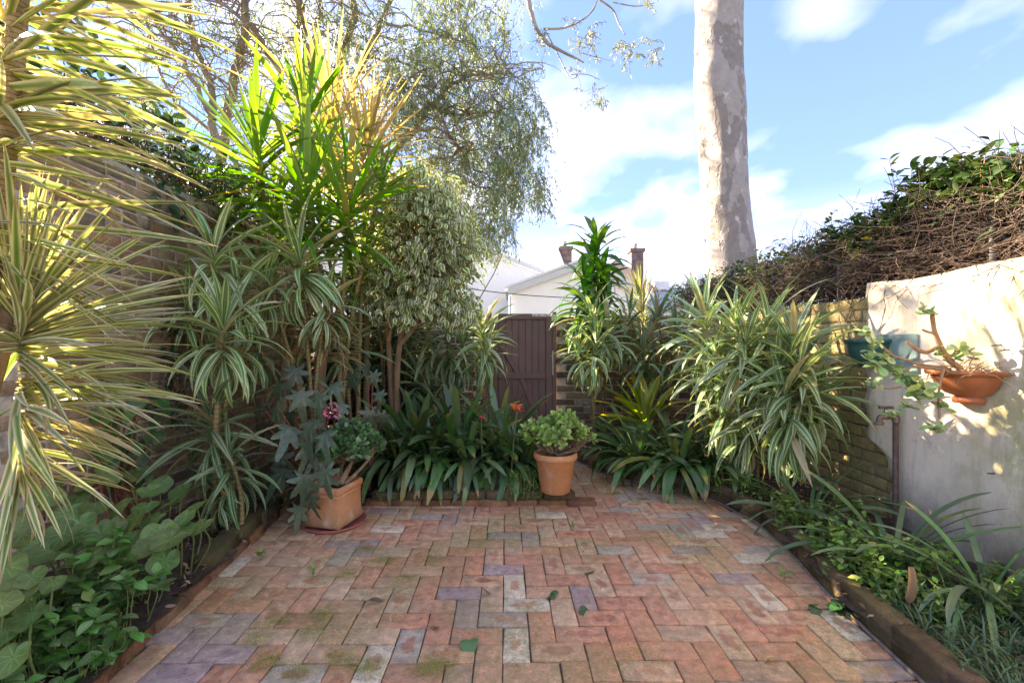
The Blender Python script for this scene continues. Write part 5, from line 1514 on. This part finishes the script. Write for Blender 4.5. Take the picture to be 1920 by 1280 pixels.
for _ in range(24): g.tube(wander((U(-.05, .02), U(-.15, .2), U(.3, .5)), (0, U(-.4, .4), -1), U(.4, .8), 7, .2), [.004, .002], 4)
g.obj('stems', M['twig'], p); pieces(p, 'leaf', SP['vine'], pl, 300)

# ------------------------------------------------------------------ low planting, right bed
ground_plant('bright weedy ground cover spilling over the brown kerb', [(1.80, 2.45, 1), (1.85, 2.6, 1), (1.78, 2.3, .9), (1.95, 2.35, 1), (1.88, 2.75, .8), (2.05, 2.6, .9), (2.1, 2.3, 1.0)], 'weed', 130, 1.0, 'weedy_ground_cover', 'ground cover', .17, .24)
ground_plant('clover like weed mat just behind the kerb by the dry leaf', [(1.82, 2.12, 1), (1.90, 2.08, 1), (1.80, 2.22, 1)], 'weed', 60, .75, 'clover_weed', 'weed', .12, .15)
ground_plant('yellow green weeds among the strap leaves by the brick wall', [(2.0, 2.95, 1), (2.15, 2.95, 1.1), (1.9, 3.0, .8), (2.25, 3.05, .8)], 'weed', 46, .95, 'sunny_weed', 'weed', .15, .24)
ground_plant('blue green weeds on the kerb before the big dracaena', [(1.88, 3.15, 1), (1.95, 3.25, 1), (1.85, 3.0, .7)], 'weed', 36, .8, 'kerb_weed', 'weed', .12, .22)
ground_plant('weeds below the last clivia beside the curved kerb', [(1.85, 3.75, 1), (1.9, 3.6, 1), (1.75, 3.8, 1)], 'weed', 50, .9, 'shady_weed', 'weed', .14, .24)
ground_plant('low green weeds at the frame corner behind the mondo grass', [(2.25, 1.98, 1), (2.32, 2.1, 1), (2.2, 2.2, 1), (2.05, 2.2, .9)], 'weed', 44, .85, 'corner_weed', 'weed', .12, .24)
ground_plant('ferny weed spilling beside the central kerb end', [(.12, 3.72, 1), (.02, 3.70, .9)], 'weed', 26, .6, 'kerb_fern_weed', 'weed', .09, .26)
ground_plant('dark leafy weed sprawling on the paving by the brown kerb', [(1.60, 2.22, 1), (1.54, 2.27, .8)], 'heart', 5, .42, 'paving_weed', 'weed', .05, .035, z0=.004)
pl = []
for _ in range(2600):
    x, y = U(1.66, 2.5), U(1.25, 2.15)
    if x < 1.66 + .05 * (y - 1.2): continue
    pl.append((random.randrange(3), xf((x, y, .075 + U(0, .03)), U(0, 6.28), R(U(25, 85)), U(.6, 1.15))))
stuff('mondo_grass', 'dark tufted mondo grass carpeting the corner of the bed', 'grass', SP['mondo'], pl)

# ------------------------------------------------------------------ litter on the paving and beds
FL = [(818, 1184, 1.0, 'dead', 'pale brown curled leaf lying on a dark brick in the foreground'), (735, 1152, .9, 'dead', 'thin reddish leaf curl lying across the mossy bricks'), (690, 1128, .9, 'dead', 'slender brown leaf beside the dark purple brick'), (920, 1118, .8, 'dead', 'short straight brown leaf in the middle of the paving'),
      (880, 1204, .62, 'heart', 'small green leaf lying below the curled brown leaf'), (1040, 1118, .62, 'heart', 'small green leaf lying on a tan brick in mid paving'), (1090, 1146, .5, 'heart', 'tiny green leaf below the tan brick leaf'), (1106, 1076, .45, 'heart', 'tiny dark leaf farther up the paving'),
      (1452, 1235, .8, 'dead', 'dry brown leaf near the cracked brick')]
for x, y, s, sp, lab in FL:
    d = CAM_H * FPX / (y - HOR); o = bpy.data.objects.new('fallen_leaf', random.choice(SP[sp].meshes)); COL.objects.link(o)
    o.location = at(x, y, d) + Vector((0, 0, .010)); o.rotation_euler = (R(U(-8, 8)), R(U(-6, 6)), U(0, 6.28)); o.scale = (s, s, s); tag(o, lab, 'leaf')
o = bpy.data.objects.new('fallen_leaf', SP['sword'].meshes[1]); COL.objects.link(o); d = CAM_H * FPX / (1235 - HOR)
o.location = at(235, 1255, d * .99) + Vector((0, 0, .03)); o.rotation_euler = (0, R(2), R(48)); o.scale = (.32, .75, .4); tag(o, 'long dark green leaf fallen against the orange kerb', 'leaf')
me = raw_mesh('dry_leaf', *strap(.17, .034, 1.0, 'strap', 8, 2, .8, twist=.9)); me.materials.append(M['wood_orange'])
o = bpy.data.objects.new('dry_leaf', me); COL.objects.link(o); o.location = at(1706, 1062, 2.02); o.rotation_euler = (0, R(72), R(-100))
tag(o, 'orange brown dry leaf hanging below the strap lily', 'leaf')
pl = []
for _ in range(1500):
    if random.random() < .5: x, y = U(-2.4, -1.5), U(1.6, 3.7); z = .075; ok = inside(x, y, BED_L)
    else: x, y = U(1.6, 2.5), U(1.7, 4.6); z = .095; ok = inside(x, y, BED_R)
    if ok: pl.append((random.randrange(3), xf((x, y, z + U(0, .012)), U(0, 6.28), R(U(-20, 25)), U(.2, .55), U(-1, 1))))
stuff('leaf_litter', 'brown leaf litter and bark scraps over the garden soil', 'leaf litter', SP['dead'], pl)
pl = []
for _ in range(420):
    x, y = U(-1.5, 1.6), U(1.7, 4.6)
    if random.random() < .45: x, y = -1.35 + rng.normal(0, .22), 3.05 + rng.normal(0, .18)
    if inside(x, y, PATIO): pl.append((random.randrange(3), xf((x, y, .007 + U(0, .003)), U(0, 6.28), R(U(-8, 8)), U(.06, .22), U(-1, 1))))
pt = []
for _ in range(340):
    x, y = U(-1.5, 1.6), U(1.7, 4.6)
    if inside(x, y, PATIO): pt.append((random.randrange(8), xf((x, y, .006), U(0, 6.28), R(U(2, 6)), U(.03, .13), U(-1, 1))))
stuff('paving_twigs', 'pale straw bits and twiglets strewn on the bricks', 'twigs', SP['straw'], pt)
stuff('paving_litter', 'specks of dry leaf and twig scattered over the bricks', 'leaf litter', SP['dead'], pl)
pl = []
MS = [(520, 1162, 70), (600, 1150, 60), (650, 1075, 60), (720, 1050, 80), (806, 1050, 40), (500, 1240, 70), (560, 1258, 60), (640, 1235, 60), (690, 1250, 60), (800, 1250, 70), (590, 1180, 40), (690, 1030, 60), (830, 1250, 40), (1150, 925, 60), (480, 1200, 40), (600, 1088, 30), (760, 1085, 30), (1070, 940, 60), (1200, 935, 50), (1000, 1140, 25), (900, 1020, 30), (1090, 1015, 25)]
for x, y, n in MS:
    d = CAM_H * FPX / (y - HOR); c0 = at(x, y, d)
    for _ in range(n * 13): pl.append((0, xf((c0.x + rng.normal(0, .045), c0.y + rng.normal(0, .036), .002), U(0, 6.28), R(U(2, 40)), U(.3, .75))))
stuff('moss', 'patches of short green moss on the paving bricks', 'moss', SP['moss'], pl)
for x, y, lab in ((490, 1050, 'little green seedling growing against the mossy kerb block'), (588, 1082, 'tiny green seedling in a brick joint near the grey bricks'), (1075, 995, 'small green sprig in a joint below the round pot'), (915, 1012, 'small mossy sprig in a joint before the central kerb'), (1470, 1090, 'small three leaved weed sprouting near the brown kerb')):
    d = CAM_H * FPX / (y - HOR); c0 = at(x, y, d); s = thing('seedling', lab, 'weed', (c0.x, c0.y, .002)); pl = []
    for k in range(7): pl.append((k % 3, xf((U(-.008, .008), U(-.008, .008), .012 + .006 * k), k * 2.4, R(U(10, 50)), U(.35, .75) * (1.3 if x in (490, 1470) else .8))))
    pieces(s, 'leaf', SP['weed'], pl); g = Geo(); g.tube([(0, 0, 0), (.004, 0, .05)], [.002, .0012], 4); g.obj('stalk', M['green_stem'], s)
